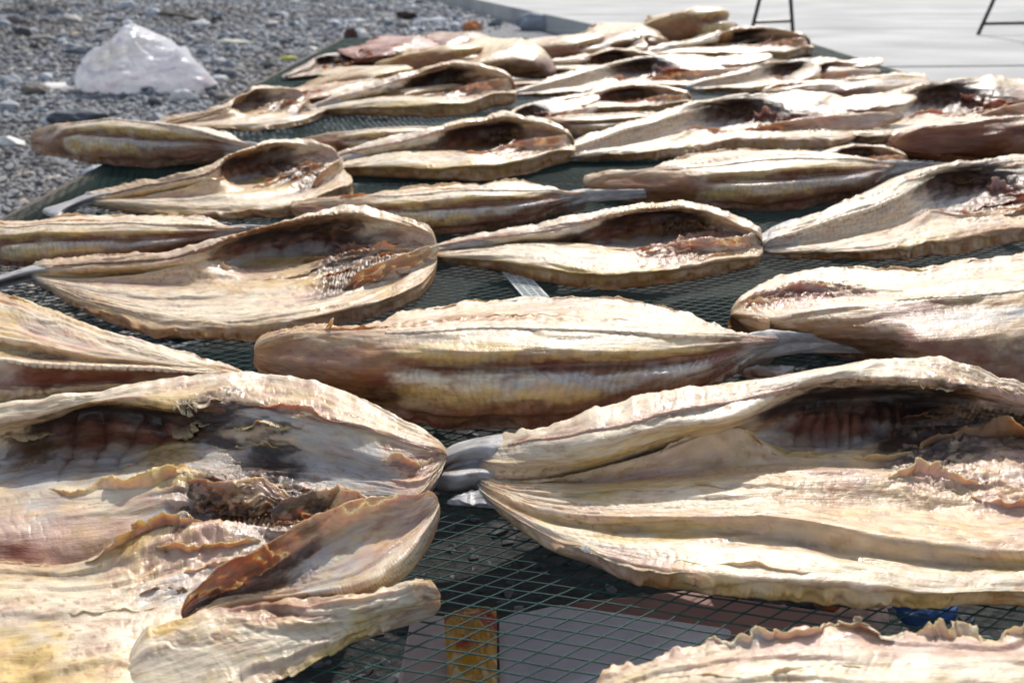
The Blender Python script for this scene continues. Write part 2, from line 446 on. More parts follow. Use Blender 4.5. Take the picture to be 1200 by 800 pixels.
    if pc.thin is None:      # the free edge curls and lifts off the net here and there
        w = sstep(m - 4.2, m - 1.2, TV) * (1 - sstep(m - .6, m + .2, TV)) * ends
        n_ = fbm(A_ / .055, np.zeros_like(A_) + 2, seed + 111, 3)
        V[..., 2] += .0065 * s_ * w * (n_ + .25); V[..., 1] += .007 * s_ * w * fbm(A_ / .05, np.zeros_like(A_) + 5, seed + 113, 4)
        w = np.exp(-((TV - .3) / 1.2) ** 2) * ends
        V[..., 2] += .0035 * s_ * w * fbm(A_ / .04, np.zeros_like(A_) + 7, seed + 117, 3)
    V[..., 2] = np.maximum(V[..., 2], ZN + .0012)
    LAST.update(V=V, N=Nn, C=colr, TU=TU, TV=TV, k=k, m=m)
    # grid -> mesh, closed across v and capped at both ends
    nv_, nu_ = V.shape[:2]
    cap0 = V[:, 0].mean(0); cap1 = V[:, -1].mean(0)
    verts = np.concatenate([V.reshape(-1, 3), cap0[None], cap1[None]])
    cols_ = np.clip(np.concatenate([colr.reshape(-1, 3), colr[:, 0].mean(0)[None], colr[:, -1].mean(0)[None]]), .004, .82)
    uv = np.concatenate([np.stack([A_, B_], 2).reshape(-1, 2), np.zeros((2, 2))])
    ii = np.arange(nv_ * nu_).reshape(nv_, nu_); jj = np.roll(ii, -1, axis=0)
    q = np.stack([ii[:, :-1], jj[:, :-1], jj[:, 1:], ii[:, 1:]], 2).reshape(-1, 4)
    t0 = np.stack([ii[:, 0], np.full(nv_, nv_ * nu_), jj[:, 0]], 1)
    t1 = np.stack([jj[:, -1], np.full(nv_, nv_ * nu_ + 1), ii[:, -1]], 1)
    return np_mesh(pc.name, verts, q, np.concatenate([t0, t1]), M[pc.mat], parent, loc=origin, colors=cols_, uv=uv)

def _samp(G, fi, fj):
    i = np.clip(fi.astype(int), 0, G.shape[1] - 2); j = np.clip(fj.astype(int), 0, G.shape[0] - 2)
    a = (fi - i)[:, None]; b = (fj - j)[:, None]
    return (G[j, i] * (1 - a) + G[j, i + 1] * a) * (1 - b) + (G[j + 1, i] * (1 - a) + G[j + 1, i + 1] * a) * b

def flap(parent, origin, f, seed, sc_=1.0, n=90, nh=9):
    """a torn, curling sheet of membrane or muscle rising from the body surface built last"""
    u0, u1, v, h, code = f; V, Nn, Cc, TU, TV, k, m = (LAST[q] for q in ('V', 'N', 'C', 'TU', 'TV', 'k', 'm'))
    rs = np.random.RandomState(seed); u1 = min(u1, k - 1.1); u0 = min(max(u0, .1), u1 - .3)
    t = np.linspace(0, 1, n); u = u0 + (u1 - u0) * t; vv = np.clip(v + .35 * fbm(t * 3, t * 0, seed, 3), -.1, m - 1)
    fi = np.interp(u, TU[0], np.arange(TU.shape[1])); fj = np.interp(vv, TV[:, 0], np.arange(TV.shape[0]))
    p = _samp(V, fi, fj); nn = _samp(Nn, fi, fj); cb = _samp(Cc, fi, fj)
    tg = np.gradient(p, axis=0); ln = np.cumsum(np.linalg.norm(tg, axis=1)); tg /= np.linalg.norm(tg, axis=1, keepdims=True) + 1e-9
    nn = nn + np.array([0, 0, .5]); nn /= np.linalg.norm(nn, axis=1, keepdims=True)
    av = np.cross(nn, tg); av /= np.linalg.norm(av, axis=1, keepdims=True) + 1e-9; av = np.where(av[:, 1:2] > 0, -av, av)      # toward the viewer side
    lean = rs.uniform(-.5, 1.0)
    s_ = ln / sc_
    env = np.sin(PI * np.clip(t, .0, 1)) ** .5 * (.62 + .55 * fbm(s_ / .03, s_ * 0, seed + 1, 2) + .28 * fbm(s_ / .006, s_ * 0, seed + 2, 4, .65))
    H = h * sc_ * np.clip(env, .03, 1.5)
    fr = np.linspace(0, 1, nh)
    wob = fbm(s_ / .02, s_ * 0 + 4, seed + 3, 3)
    rows = []; th = .0011 * sc_
    for side in (1, -1):
        for f_ in (fr if side == 1 else fr[::-1]):
            cu = lean * (.3 + .9 * f_) + .7 * wob * f_
            q = p - nn * .0025 * sc_ + nn * (H * f_ * np.cos(cu) + .0015 * f_ * sc_)[:, None] + av * (H * f_ * np.sin(cu))[:, None]
            q = q + av * (side * th * (1 - .75 * f_)) + tg * (.004 * sc_ * f_ * fbm(s_ / .012, s_ * 0 + f_ * 2, seed + 5, 2))[:, None]
            c = cb * (1 - f_ * .75) + np.array(CC[code]) * f_ * .75
            st = fbm(s_ / .004, f_ * 2 + s_ * 0, seed + 6, 3)[:, None]
            c = c * (1 + .18 * st); e = np.clip((f_ - .8) * 5, 0, 1) * .5
            c = c * (1 - e) + np.array(CC['Y' if code in 'CWYP' else 'O']) * e
            rows.append(np.concatenate([q, c], 1))
    G = np.array(rows); G[..., 2] = np.maximum(G[..., 2], ZN + .001)
    nr = len(G); ii = np.arange(nr * n).reshape(nr, n); jj = np.roll(ii, -1, 0)
    q = np.stack([ii[:, :-1], ii[:, 1:], jj[:, 1:], jj[:, :-1]], 2).reshape(-1, 4)
    uv = np.stack([np.repeat(s_[None], nr, 0), np.repeat((np.arange(nr) * .002)[:, None], n, 1)], 2).reshape(-1, 2)
    return np_mesh('flesh_flap', G[..., :3].reshape(-1, 3), q, None, M['flesh'], parent, loc=origin, colors=np.clip(G[..., 3:].reshape(-1, 3), .004, .82), uv=uv + seed)

def cord(parent, origin, name, path, r, code, seed, beads=0, sc_=1.0, n=160, sides=9):
    """a raised line lying on the body surface built last: a backbone of vertebrae, or the pale bone edge of the gill opening"""
    V, Nn, TU, TV, k, m = (LAST[q] for q in ('V', 'N', 'TU', 'TV', 'k', 'm'))
    pu = np.array([p[0] for p in path], float); pv = np.array([p[1] for p in path], float); t = np.linspace(0, 1, n); tk = np.linspace(0, 1, len(path))
    u = np.interp(t, tk, pu); v = np.interp(t, tk, pv) + .10 * fbm(t * 6, t * 0, seed, 3)
    fi = np.interp(u, TU[0], np.arange(TU.shape[1])); fj = np.interp(v, TV[:, 0], np.arange(TV.shape[0]))
    p = _samp(V, fi, fj); nn = _samp(Nn, fi, fj); nn /= np.linalg.norm(nn, axis=1, keepdims=True) + 1e-9
    for _ in range(3): p[1:-1] = (p[2:] + p[:-2] + 2 * p[1:-1]) / 4
    tg = np.gradient(p, axis=0); tg /= np.linalg.norm(tg, axis=1, keepdims=True) + 1e-9; av = np.cross(nn, tg)
    ph = t * beads; bd = np.abs(np.sin(PI * ph)) ** .7 if beads else np.ones(n)
    sp = ((ph % 1) ** 3) if beads else np.zeros(n)
    tap = np.sin(PI * np.clip(t * .94 + .03, 0, 1)) ** .35
    rr = r * sc_ * tap * (.62 + .45 * bd + .5 * sp * (fbm(t * beads, t * 0, seed + 1, 2) + .5)) * (1 + .2 * fbm(t * 20, t * 0, seed + 2, 2))
    G, CO = [], []
    for a in np.arange(sides) * 2 * PI / sides:
        G.append(p + nn * (rr * math.sin(a) * .9 + r * sc_ * .1)[:, None] + av * (rr * math.cos(a) * 1.3)[:, None])
        c = np.array(CC[code])[None] * (1 + .25 * fbm(t * 30, t * 0 + a, seed + 3, 3))[:, None]
        if beads:
            g = ((1 - bd) ** 2 * .8)[:, None]; c = c * (1 - g) + np.array(CC['R']) * g
        CO.append(c)
    G = np.array(G); ii = np.arange(sides * n).reshape(sides, n); jj = np.roll(ii, -1, 0)
    q = np.stack([ii[:, :-1], ii[:, 1:], jj[:, 1:], jj[:, :-1]], 2).reshape(-1, 4)
    return np_mesh(name, G.reshape(-1, 3), q, None, M['flesh'], parent, loc=origin, colors=np.clip(np.array(CO).reshape(-1, 3), .01, .82), uv=G.reshape(-1, 3)[:, :2])
# ------------------------------------------------------------------ the fish, feature line by feature line (far to near)
def tail(rows, fan=True):
    return strips('tail_fin', rows, thin=.010, mat='skin', amp=.45, ragn=.0006, ragf=.0006, blot=0)

# foreground fish on the right
XR = [586, 640, 700, 780, 860, 925, 990, 1055, 1120, 1200, 1290, 1360]
FR = [table('body', XR, [
    ([512,503,478,458,449,443,430,419,425,452,490,520], [3,4.5,6,7,7.5,7.8,8,8,7.6,7,6,5], 'WWWWWWWWWWCC'),
    ([522,514,502,484,467,455,438,430,438,462,500,528], [3.2,4.6,6,6.9,7.3,7.6,7.8,7.8,7.3,6.6,5.6,4.6], 'WWWWWWWWCCCC'),
    ([532,528,518,500,488,459,447,446,452,470,508,533], [3,4.2,5.5,6.3,6.7,7.1,7.2,7.2,6.9,6.2,5.3,4.3], 'WWWWWWWWBPPC'),
    ([548,548,540,514,497,474,465,463,466,478,514,537], [2.4,2.8,3.6,4.8,5.2,4.0,3.6,3.8,5,5.4,4.6,4], 'CCYYCKKKBPPC'),
    ([560,562,552,528,508,494,487,488,484,490,520,540], [1.6,1.6,2,3.2,3.8,2.6,2.3,2.7,3.8,4.4,4,3.6], 'CCCCCDDKBPPC'),
    ([563,568,565,545,520,523,522,508,500,503,525,543], [1.4,1.2,1.2,1.8,2.6,1.7,1.5,2,2.8,3.6,3.4,3.2], 'CCCCCGGKKPPC'),
    ([564,562,548,526,502,530,533,532,518,508,528,545], [1.5,2.1,3.0,4,4.7,2.2,2.2,2.2,3,3.8,3.4,3], 'CCCCCYCKKOOC'),
    ([565,566,565,556,546,545,546,546,536,531,545,555], [1.4,1.5,1.7,2,2,2,2,2,2.2,2.4,2.2,2], 'CCPPCCCKKPCC'),
    ([568,570,568,563,557,555,555,557,560,563,568,572], [1.5,2.1,2.4,2.6,2.8,2.9,2.9,2.8,2.7,2.6,2.4,2], 'CCYYCCPCPPPC'),
    ([572,585,590,592,592,590,592,595,600,603,605,606], [1.6,1.9,2.1,2.3,2.4,2.4,2.2,2.0,2.0,2.1,2.1,2], 'WWWWWWCCCPCC'),
    ([578,596,604,605,605,607,617,629,638,643,645,645], [1.6,2.0,2.4,2.8,3.0,3.2,3.2,3.1,3.0,2.9,2.7,2.4], 'CWCCCCCCCCCC'),
    ([584,607,619,622,626,633,646,656,662,663,663,660], [1.4,1.5,1.5,1.6,1.7,1.7,1.7,1.7,1.7,1.8,1.8,1.8], 'CYYYCCCCCYYY'),
    ([590,616,632,640,645,652,662,668,675,674,672,670], [1.4,1.7,2,2.1,2.1,2.1,2.1,2.1,2.1,2.1,2,1.8], 'WWWWWWWWWWWC'),
    ([594,627,648,664,672,678,682,690,696,693,690,684], [1.3,1.4,1.6,1.8,1.9,1.9,1.9,1.9,1.8,1.8,1.6,1.5], 'WPPPWWWWWWWC'),
    ([598,638,661,684,690,694,698,702,705,703,700,690], [.8,.7,.7,.8,.8,.8,.8,.8,.8,.8,.8,.8], 'CCPOYYYYYOOO')],
    feats=[('stripe', 1.0, .35, 'R', .2, 5.0, .95), ('stripe', 9.6, .25, 'P', .3, 4.2, .8), ('ribs', 5.0, 7.1, 3.4, 5.6, .0035, 9),
           ('mess', 6.9, 11, 4.6, 8.8, .0050), ('mess', 7.2, 11, .8, 2.4, .0025), ('patch', 4.8, 6.0, 8.5, 9.4, 'O', .7), ('gill', 8.0, 9.2, 3.4, 4.8, .002, 14),
           ('patch', 7.2, 9.6, 5.6, 6.8, 'K', .9), ('patch', 9.0, 10.3, 5.6, 6.6, 'O', .7), ('patch', 4.9, 8.2, 2.35, 3.6, 'K', .85), ('patch', 5, 7.6, 1.75, 2.2, 'D', .6)]),
    tail([([(514,536,1.6),(530,522,2.2),(560,513,2.9),(592,508,3.3),(630,514,3.0)], 'T'), ([(513,545,1.9),(530,534,2.6),(560,526,3.0),(592,526,3.0),(630,528,2.9)], 'T'),
          ([(514,551,.9),(530,547,1.1),(560,543,1.6),(592,544,2.0),(630,546,2.0)], 'SSTT'), ([(508,556,1.8),(530,557,2.1),(560,554,2.0),(592,557,1.7),(630,560,1.5)], 'T'),
          ([(504,566,.7),(530,572,.6),(560,567,.8),(592,568,1.0),(630,570,1.0)], 'T')]),
    strips('anal_fin', [([(528,582,.7),(550,578,.8),(575,576,.9),(598,580,1.2)], 'T'), ([(522,588,.6),(550,590,.6),(575,592,.7),(600,596,.9)], 'T')], thin=.002, mat='skin', amp=.3, blot=0)]

# foreground fish on the left: body, and the split lower jaw and gill pieces
XL = [-150, -70, 0, 50, 100, 150, 205, 250, 310, 380, 440, 490, 524]
FL = [table('body', XL, [
    ([512,492,475,470,462,452,443,438,438,452,477,503,521], [5,6,6.5,7,7,7,7,7,6.5,6,5.2,4.5,3.3], 'WWWWWWWWWWWWC'),
    ([522,502,487,481,468,462,460,453,450,468,490,510,523], [5,5.9,6.3,6.7,6.8,6.8,6.8,6.8,6.3,5.8,5.1,4.4,3.3], 'WWWWWWCCCCCCC'),
    ([532,510,497,489,473,470,477,470,474,490,504,519,525], [4.9,5.6,6,6.3,6.5,6.5,6.3,6.3,6.0,5.6,5.0,4.3,3.6], 'CCCCYYYBCPCPP'),
    ([540,525,507,500,482,482,487,490,490,500,511,526,528], [4.5,4.9,4.8,4.2,3.9,3.9,4.2,5,5.2,5,4.6,4.0,3.5], 'CCCKKKKKGGCPR'),
    ([560,545,535,520,510,507,510,510,508,518,537,538,531], [3.8,4,3.3,2.7,2.3,2.3,2.8,4,4.2,4.0,3.6,3.4,3.2], 'CCGBDDDKCGGPP'),
    ([580,570,560,552,545,543,532,535,537,546,556,558,533], [3.2,3.3,2.4,2.0,1.5,1.6,2.4,3,2.6,2.4,2.5,2.8,2.9], 'CCGGGGYGKGGPW'),
    ([600,592,585,577,576,568,553,560,570,575,577,578,535], [3,3,2.6,2.6,2.6,2.9,3.2,2.8,2.0,1.9,2.1,2.4,2.7], 'PPCGWWYBKGGPC'),
    ([640,632,625,618,613,608,596,592,592,594,593,584,536], [2.4,2.4,2.2,2,1.9,1.8,1.9,1.8,1.6,1.4,1.4,1.7,2.6], 'PPPPPPGKKKBPC'),
    ([675,668,655,658,655,640,628,622,616,606,600,588,537], [1.5,1.5,1.2,1.1,1.0,1.1,1.3,1.2,1.1,1,1,1.3,2.3], 'RRRRBSBBBKKBC'),
    ([690,680,662,664,655,630,612,612,622,614,604,590,537], [2.1,2.1,2.1,2.1,2.4,3.0,3.2,2.6,1.6,1.1,1,1.2,2.2], 'WWCCCYCPGKKBC'),
    ([705,695,682,680,680,672,655,650,645,628,610,591,537], [2,2,2,2,2,2,2,1.6,1.2,.9,.9,1.1,2], 'WWWWWCCPGBKBC'),
    ([740,730,715,710,708,706,694,684,668,640,615,592,537], [2,2.1,2.2,2.2,2.1,1.8,1.4,1.2,1,.8,.8,1,1.8], 'WWWWWWGGBKBBC'),
    ([800,785,765,760,755,750,738,718,690,655,622,593,537], [1.8,1.8,1.9,1.9,1.8,1.6,1.3,1.1,.9,.7,.7,.9,1.5], 'WYYYWWWCPBBBC'),
    ([860,855,850,845,840,830,808,775,722,670,630,595,538], [1.0,1.0,1.1,1.1,1.1,1,.8,.7,.6,.5,.5,.6,1], 'YYYYYYCCPBBBC')],
    feats=[('ribs', 3.2, 6.3, 3.2, 5.6, .0042, 5.0), ('patch', 6.2, 7.6, 1.6, 3.5, 'K', .95), ('patch', 5.6, 7.0, 2.1, 2.6, 'D', .7), ('mess', 5.8, 9, 5.6, 9.6, .0035),
           ('mess', 6.6, 9.2, 1.0, 2.2, .0022), ('stripe', 2.35, .22, 'R', 7.8, 9.9, .95), ('patch', 10.3, 11.6, 3.4, 5.0, 'R', .75), ('stripe', 8.0, .35, 'R', 0, 4, .8),
           ('gill', 7.2, 9.5, 7.2, 8.4, .0020, 22), ('patch', 3.0, 6.2, 2.4, 3.5, 'K', .8), ('mess', 4.5, 8, 9.2, 11, .002), ('patch', 2.0, 3.2, 3.3, 4.7, 'B', .8),
           ('patch', 7.9, 8.4, 3.4, 5.6, 'K', .9), ('patch', 7.7, 9.2, 10.2, 11.5, 'G', .6)], ragf=.0016),
    strips('jaw', [
    ([(205,712,2.2),(250,672,3.2),(300,645,4),(350,612,4.6),(400,592,5),(450,585,5),(490,578,5.2),(510,568,5.4)], 'BSSCCCPC'),
    ([(210,716,1.8),(255,688,2),(305,668,2.2),(355,640,2.6),(405,618,3.2),(450,605,3.8),(485,597,4.2),(512,580,4.6)], 'BKKBCCPW'),
    ([(215,722,1.6),(262,697,1.4),(315,688,1.5),(365,670,1.8),(415,650,2.4),(455,630,2.9),(488,612,3.4),(515,588,4)], 'BKBGGPPW'),
    ([(220,726,1.6),(268,705,1.6),(325,697,1.7),(378,692,2),(424,684,2.4),(460,664,2.8),(492,632,3.2),(517,594,3.8)], 'CCCGCWWW'),
    ([(222,730,1.0),(270,712,1.0),(330,704,1.0),(385,702,1.1),(432,696,1.3),(468,676,1.6),(498,642,2.0),(518,600,2.8)], 'CCCCCYOP')],
    feats=[('mess', .2, 3.4, .5, 2.3, .0045), ('patch', .6, 3.0, .8, 2.1, 'B', .8), ('serr', 3.4, .35, 3.2, 6.8, .0022, 42), ('patch', 4.6, 5.8, .4, 1.4, 'R', .4), ],
    thin=.009, ragn=.0004, amp=.8),
    strips('cheek_bone', [
    ([(150,745,2.0),(205,728,2.4),(260,712,2.6),(310,706,2.6),(360,700,2.6),(420,698,2.5),(460,686,2.6),(490,679,2.7),(513,686,2.2)], 'WYPRCCWWC'),
    ([(150,765,2.2),(210,750,2.4),(270,738,2.4),(320,730,2.4),(370,722,2.4),(420,712,2.3),(460,702,2.4),(490,692,2.4),(518,692,1.9)], 'WWWCWWWWW'),
    ([(140,800,1.6),(220,778,1.7),(280,762,1.7),(330,750,1.7),(380,738,1.6),(425,728,1.5),(460,716,1.5),(490,708,1.5),(517,699,1.4)], 'WWWWWYCCC'),
    ([(130,850,.6),(250,830,.7),(310,802,.7),(345,784,.7),(390,762,.7),(430,743,.7),(462,728,.7),(490,715,.8),(512,704,.9)], 'YYCCYYCOC')],
    feats=[('mess', .4, 7.6, .2, 1.6, .0022), ('mess', 6.6, 8, -.2, 2.4, .0035), ('stripe', .35, .3, 'R', 2.0, 4.5, .9)], thin=.016, amp=1.2),
    strips('gill_arch', [
    ([(212,565,2.6),(235,560,3.6),(262,566,3.6),(290,560,3.6),(318,566,3.2),(345,582,2.8)], 'BOOYYC'),
    ([(208,580,2.0),(235,576,2.6),(262,580,2.8),(290,578,2.8),(318,580,2.6),(350,590,2.4)], 'KKDBPC'),
    ([(206,600,1.6),(235,600,1.6),(262,602,1.6),(290,602,1.6),(318,598,1.8),(352,596,2)], 'KKKKBB')],
    feats=[('gill', .2, 4.6, .9, 2.2, .0012, 8), ('mess', 0, 5, .2, 2.4, .0035)], thin=.005, ragf=.002),
    strips('gill_arch', [
    ([(313,600,2.6),(340,586,3.6),(368,577,4.2),(392,576,4.2),(410,574,4.2)], 'KBBOC'),
    ([(318,608,2.2),(345,598,2.8),(370,592,3.2),(394,590,3.4),(412,588,3.4)], 'KBKBC'),
    ([(330,612,1.8),(350,608,2.0),(374,606,2.2),(396,602,2.6),(414,598,2.8)], 'KKKBC')],
    feats=[('mess', -.5, 3.6, -.5, 2.5, .005)], thin=.006, ragf=.002),
    strips('throat_bone', [
    ([(388,580,4.0),(405,574,4.9),(425,577,4.8),(446,588,4.5),(470,586,4.6)], 'YCWCC'),
    ([(386,592,3.4),(404,588,4.0),(425,590,4.0),(447,596,4.0),(472,592,4.2)], 'CCCYC'),
    ([(384,602,2.6),(402,600,3.2),(424,602,3.2),(448,604,3.4),(474,600,3.6)], 'CYCCC')],
    feats=[('mess', .2, 3.5, .2, 1.6, .002)], thin=.006)]

# bottom edge of the photo, right
XBR = [690, 760, 830, 900, 970, 1040, 1110, 1200, 1300, 1400]
FBR = [table('body', XBR, [
    ([801,772,757,750,741,741,748,748,745,750], [.8,1.8,2.4,2.8,3,3,3,3,3,2.6], 'CWWGWWWWWW'),
    ([806,783,770,760,755,755,758,758,757,765], [1,2.1,2.7,3.1,3.3,3.3,3.3,3.3,3.3,2.9], 'CWCPPPPPPC'),
    ([815,800,790,782,778,778,778,778,778,785], [1.2,2.2,2.8,3.2,3.4,3.4,3.4,3.4,3.4,3], 'CWWWWWWWWW'),
    ([830,830,830,830,830,830,830,830,830,830], [1,2,2.5,2.9,3,3,3,3,3,2.6], 'CWWWWWWWWW'),
    ([850,870,885,890,895,895,895,895,895,890], [.9,1.3,1.7,2,2,2,2,2,2,1.8], 'CYYYYYYYYY'),
    ([870,910,935,945,950,950,950,950,950,940], [.5,.7,.8,.8,.8,.8,.8,.8,.8,.8], 'OOOOOOOOOO')],
    feats=[('stripe', 1.1, .45, 'P', 1.5, 9, .9), ('mess', -.5, 9, -.4, .8, .0022), ('stripe', 2.6, .2, 'Y', .5, 8, .6)], ragf=.0045)]

# large fish in the middle lying on its belly flaps
XM = [296, 340, 390, 440, 500, 570, 650, 730, 800, 850, 888]
FM = [table('body', XM, [
    ([394,386,381,377,360,351,346,350,366,382,392], [3.6,4.6,5.3,5.6,5.6,5.4,5.2,5.2,5,4.4,3.8], 'CCCCWWWWWWC'),
    ([397,388,384,380,369,362,358,362,374,386,393], [3.9,5.0,5.8,6.3,6.5,6.4,6.3,6.2,5.8,5,4.1], 'CCCCCCPWWWC'),
    ([399,389,386,384,377,371,370,374,382,389,394], [4.2,5.3,6.3,7.0,7.3,7.3,7.2,7,6.5,5.5,4.4], 'CCCCOOCWWWC'),
    ([402,390,388,386,384,380,382,386,391,392,395], [4.3,5.6,6.8,7.6,8,8.1,8,7.7,7,5.8,4.5], 'CCCCWWWWWWP'),
    ([408,400,399,398,398,397,398,399,400,398,399], [3.9,5.0,6.3,7.2,7.7,7.9,7.8,7.4,6.6,5.5,4.3], 'OOCCWWWWWCP'),
    ([414,412,414,415,414,414,414,413,411,406,403], [3.4,4.3,5.4,6.5,7.1,7.3,7.2,6.8,6.1,5.1,4.0], 'ODDSYYYYYSP'),
    ([419,424,430,432,430,431,429,426,421,413,406], [3.0,3.7,4.6,5.5,5.6,5.8,5.7,5.5,5.1,4.5,3.7], 'ODDDDSDSDDT'),
    ([424,436,446,448,446,447,445,441,434,421,409], [2.5,2.9,3.4,4.1,5.2,5.4,5.3,5.1,4.7,4.1,3.4], 'OSBDWWGGGDT'),
    ([428,444,458,463,466,470,467,459,448,429,413], [2.1,2.2,2.2,2.4,3.5,3.8,3.8,3.8,3.7,3.5,3], 'ODBBYYYSSBT'),
    ([430,450,465,472,484,488,486,475,460,436,416], [1.9,1.7,1.4,1.2,1.9,2.1,2.2,2.3,2.5,2.8,2.6], 'OODBSOSSDDT'),
    ([431,452,468,478,494,501,498,485,467,441,418], [1.7,1.4,1.0,.9,.7,.5,.6,.9,1.5,2.2,2.3], 'OOOBDBDBBBT')],
    feats=[('stripe', 3.3, .25, 'R', 1.5, 9, .45), ('stripe', 8.5, .35, 'R', 4, 9, .75), ('stripe', 6.1, .22, 'D', 5.6, 9, .7), ('stripe', 9.5, .6, 'R', 3.5, 8.6, .55), ('serr', 2.2, .5, 3.5, 7, .0025, 14), ('serr', 7.2, 2.2, 3.6, 9.4, .0008, 40), ('patch', 4.4, 9.6, 8.4, 8.9, 'D', .55), ('patch', 5.2, 9.0, 9.3, 10, 'D', .6), ('patch', 8.7, 9.5, 3.6, 4.6, 'D', .8),
           ('mess', .4, 3.6, -.2, 2.5, .0022), ('patch', -.5, 3.0, 3.6, 9.5, 'O', .6), ('patch', -.5, 2.6, 6.5, 9.8, 'D', .5)], ragf=.003, amp=.8),
    strips('pectoral_fin', [([(380,383,6.6),(386,376,7.4),(390,371,8.0)], 'YYC'), ([(386,384,6.6),(389,378,7.3),(391,372,8.0)], 'YYC')], thin=.003, amp=.3),
    tail([([(872,392,4.6),(905,387,4.4),(950,391,3.8),(1000,395,3.2),(1042,397,3)], 'T'), ([(872,402,4.0),(905,396,3.9),(950,396,3.4),(1000,398,3),(1043,400,2.8)], 'T'),
          ([(872,414,3.0),(905,405,3.0),(950,402,2.8),(1000,402,2.6),(1043,403,2.5)], 'T'), ([(872,424,2.0),(905,414,2.3),(950,408,2.3),(1000,405,2.3),(1042,406,2.3)], 'T')]),
    strips('anal_fin', [([(872,432,1.4),(900,430,1.2),(930,428,1.1)], 'T'), ([(868,440,.8),(900,440,.7),(928,438,.7)], 'S')], thin=.002, mat='skin', amp=.4, blot=0)]

# fish at the right edge, mouth to the left
XRB = [858, 900, 940, 985, 1040, 1075, 1130, 1200, 1290, 1360]
FRB = [table('body', XRB, [
    ([354,328,316,314,317,316,307,300,296,302], [4,4.6,5,5.4,5.8,6,6.4,6.8,6.5,6], 'CCWWWCOOCC'),
    ([356,335,324,322,325,325,315,310,308,312], [4.2,5,5.4,5.8,6.2,6.4,6.8,7.2,6.9,6.3], 'CCWWWWWWWC'),
    ([359,342,332,334,336,335,326,320,318,322], [4.2,5,5.3,5.5,6,6.3,6.8,7.2,7.1,6.5], 'CPPCCCCCCC'),
    ([361,352,346,347,345,343,338,331,327,327], [4.1,4.4,4.6,5,6,6.6,7.1,7.6,7.4,6.8], 'CRRRPWWWWC'),
    ([366,366,360,355,351,350,348,340,335,331], [4,5.0,5.8,6.4,7,7.3,7.7,8,7.8,7], 'CCPCCCWWWC'),
    ([368,376,370,364,360,358,354,350,344,338], [3.8,4.6,5.4,6.1,6.7,7.0,7.3,7.7,7.4,6.8], 'OCCCPDCYYC'),
    ([370,382,384,382,380,378,374,368,362,356], [3.2,3.7,4.4,5,5.6,6.1,6.5,6.9,6.7,6.2], 'OOOOPPGGGC'),
    ([372,387,396,397,399,400,396,388,380,374], [2.6,2.6,3.0,3.6,4.2,5.2,5.7,6.1,6,5.5], 'OOOSSDSCCC'),
    ([373,389,402,406,414,424,424,416,406,394], [2.2,1.8,1.8,2,2.3,3.4,3.9,4.3,4.4,4.2], 'BOSSSSDSSC'),
    ([374,391,404,411,422,440,445,445,435,415], [1.9,1.4,1.2,1.2,1.3,1.7,2,2.2,2.4,2.6], 'BBOOBDDDDB'),
    ([375,392,406,414,426,446,458,466,458,430], [1.6,1.1,.9,.8,.7,.6,.6,.6,.6,.9], 'BBBBBBBBBB')],
    feats=[('mess', .3, 3.6, 1.6, 3.8, .005), ('patch', 1.5, 3.4, 2.4, 3.5, 'R', .6), ('serr', 3.6, .6, 4, 8, .0022, 18), ('stripe', 6.6, .3, 'C', 5.2, 9, .5), ('stripe', 5.1, .35, 'R', 5, 8, .7)], ragf=.003, amp=.8),
    strips('jaw', [([(856,356,3.4),(872,366,4.2),(890,374,4.6),(905,376,4.8)], 'CWCC'), ([(858,362,2.9),(872,372,3.6),(888,378,4.0),(903,381,4.2)], 'OCPP'), ([(862,370,2.2),(874,380,2.6),(886,386,3.0),(900,388,3.2)], 'OOOO')], thin=.006, amp=.6)]

# fish at the left edge, tail pointing right
XLM = [-260, -170, -80, 0, 50, 100, 150, 200, 250, 288]
FLM = [table('body', XLM, [
    ([370,350,340,344,360,379,395,410,424,435], [4,5,5.6,5.8,5.4,4.9,4.4,3.8,3.0,2.5], 'OOOOYCWWWC'),
    ([376,358,350,357,373,391,405,418,428,436], [4.3,5.4,6.1,6.3,5.9,5.3,4.8,4.2,3.3,2.6], 'WWWWWWWWWC'),
    ([384,370,366,376,391,406,416,425,431,437], [4.1,5,5.6,5.8,5.4,5,4.5,4,3.2,2.5], 'YYYYPPWWWC'),
    ([391,384,383,394,405,415,421,428,433,438], [4.4,5.2,5.7,5.9,5.5,4.9,4.5,4,3.2,2.5], 'WWWWCCWWWC'),
    ([400,398,400,410,418,423,427,431,435,439], [4,4.4,4.7,4.7,4.4,4.1,3.8,3.6,3,2.4], 'YYBYSCCCWC'),
    ([413,414,417,421,427,429,430,433,437,440], [5,5.5,5.8,5.8,5.4,5,4.6,4,3.2,2.4], 'WWWWWWWWWC'),
    ([424,428,431,432,434,435,436,437,438,440], [4.4,4.8,5,5,4.7,4.4,4.1,3.6,2.9,2.3], 'CCCPRRRRPC'),
    ([440,446,450,452,450,448,446,444,441,441], [3.4,3.7,3.8,3.7,3.3,3,2.9,2.7,2.5,2.2], 'CPPRRRRPCC'),
    ([450,458,462,463,460,455,451,447,443,442], [3.2,3.5,3.6,3.4,3.1,2.9,2.7,2.5,2.3,2], 'CCCCCCCWCC'),
    ([465,472,476,478,472,464,457,450,445,443], [1.8,1.9,2,1.9,1.8,1.7,1.6,1.5,1.5,1.5], 'YYYYYYCCCC'),
    ([480,488,491,492,484,474,464,455,448,444], [.6,.6,.6,.6,.6,.6,.6,.6,.7,.9], 'OOOOOOOOOO')],
    feats=[('serr', 8, .5, 2, 8, .003, 18), ('stripe', 6.6, .5, 'R', 3, 8, .5), ('patch', 2.4, 4.4, 3.6, 4.4, 'B', .5), ('stripe', .5, .3, 'O', 0, 5, .6)], ragf=.0025)]

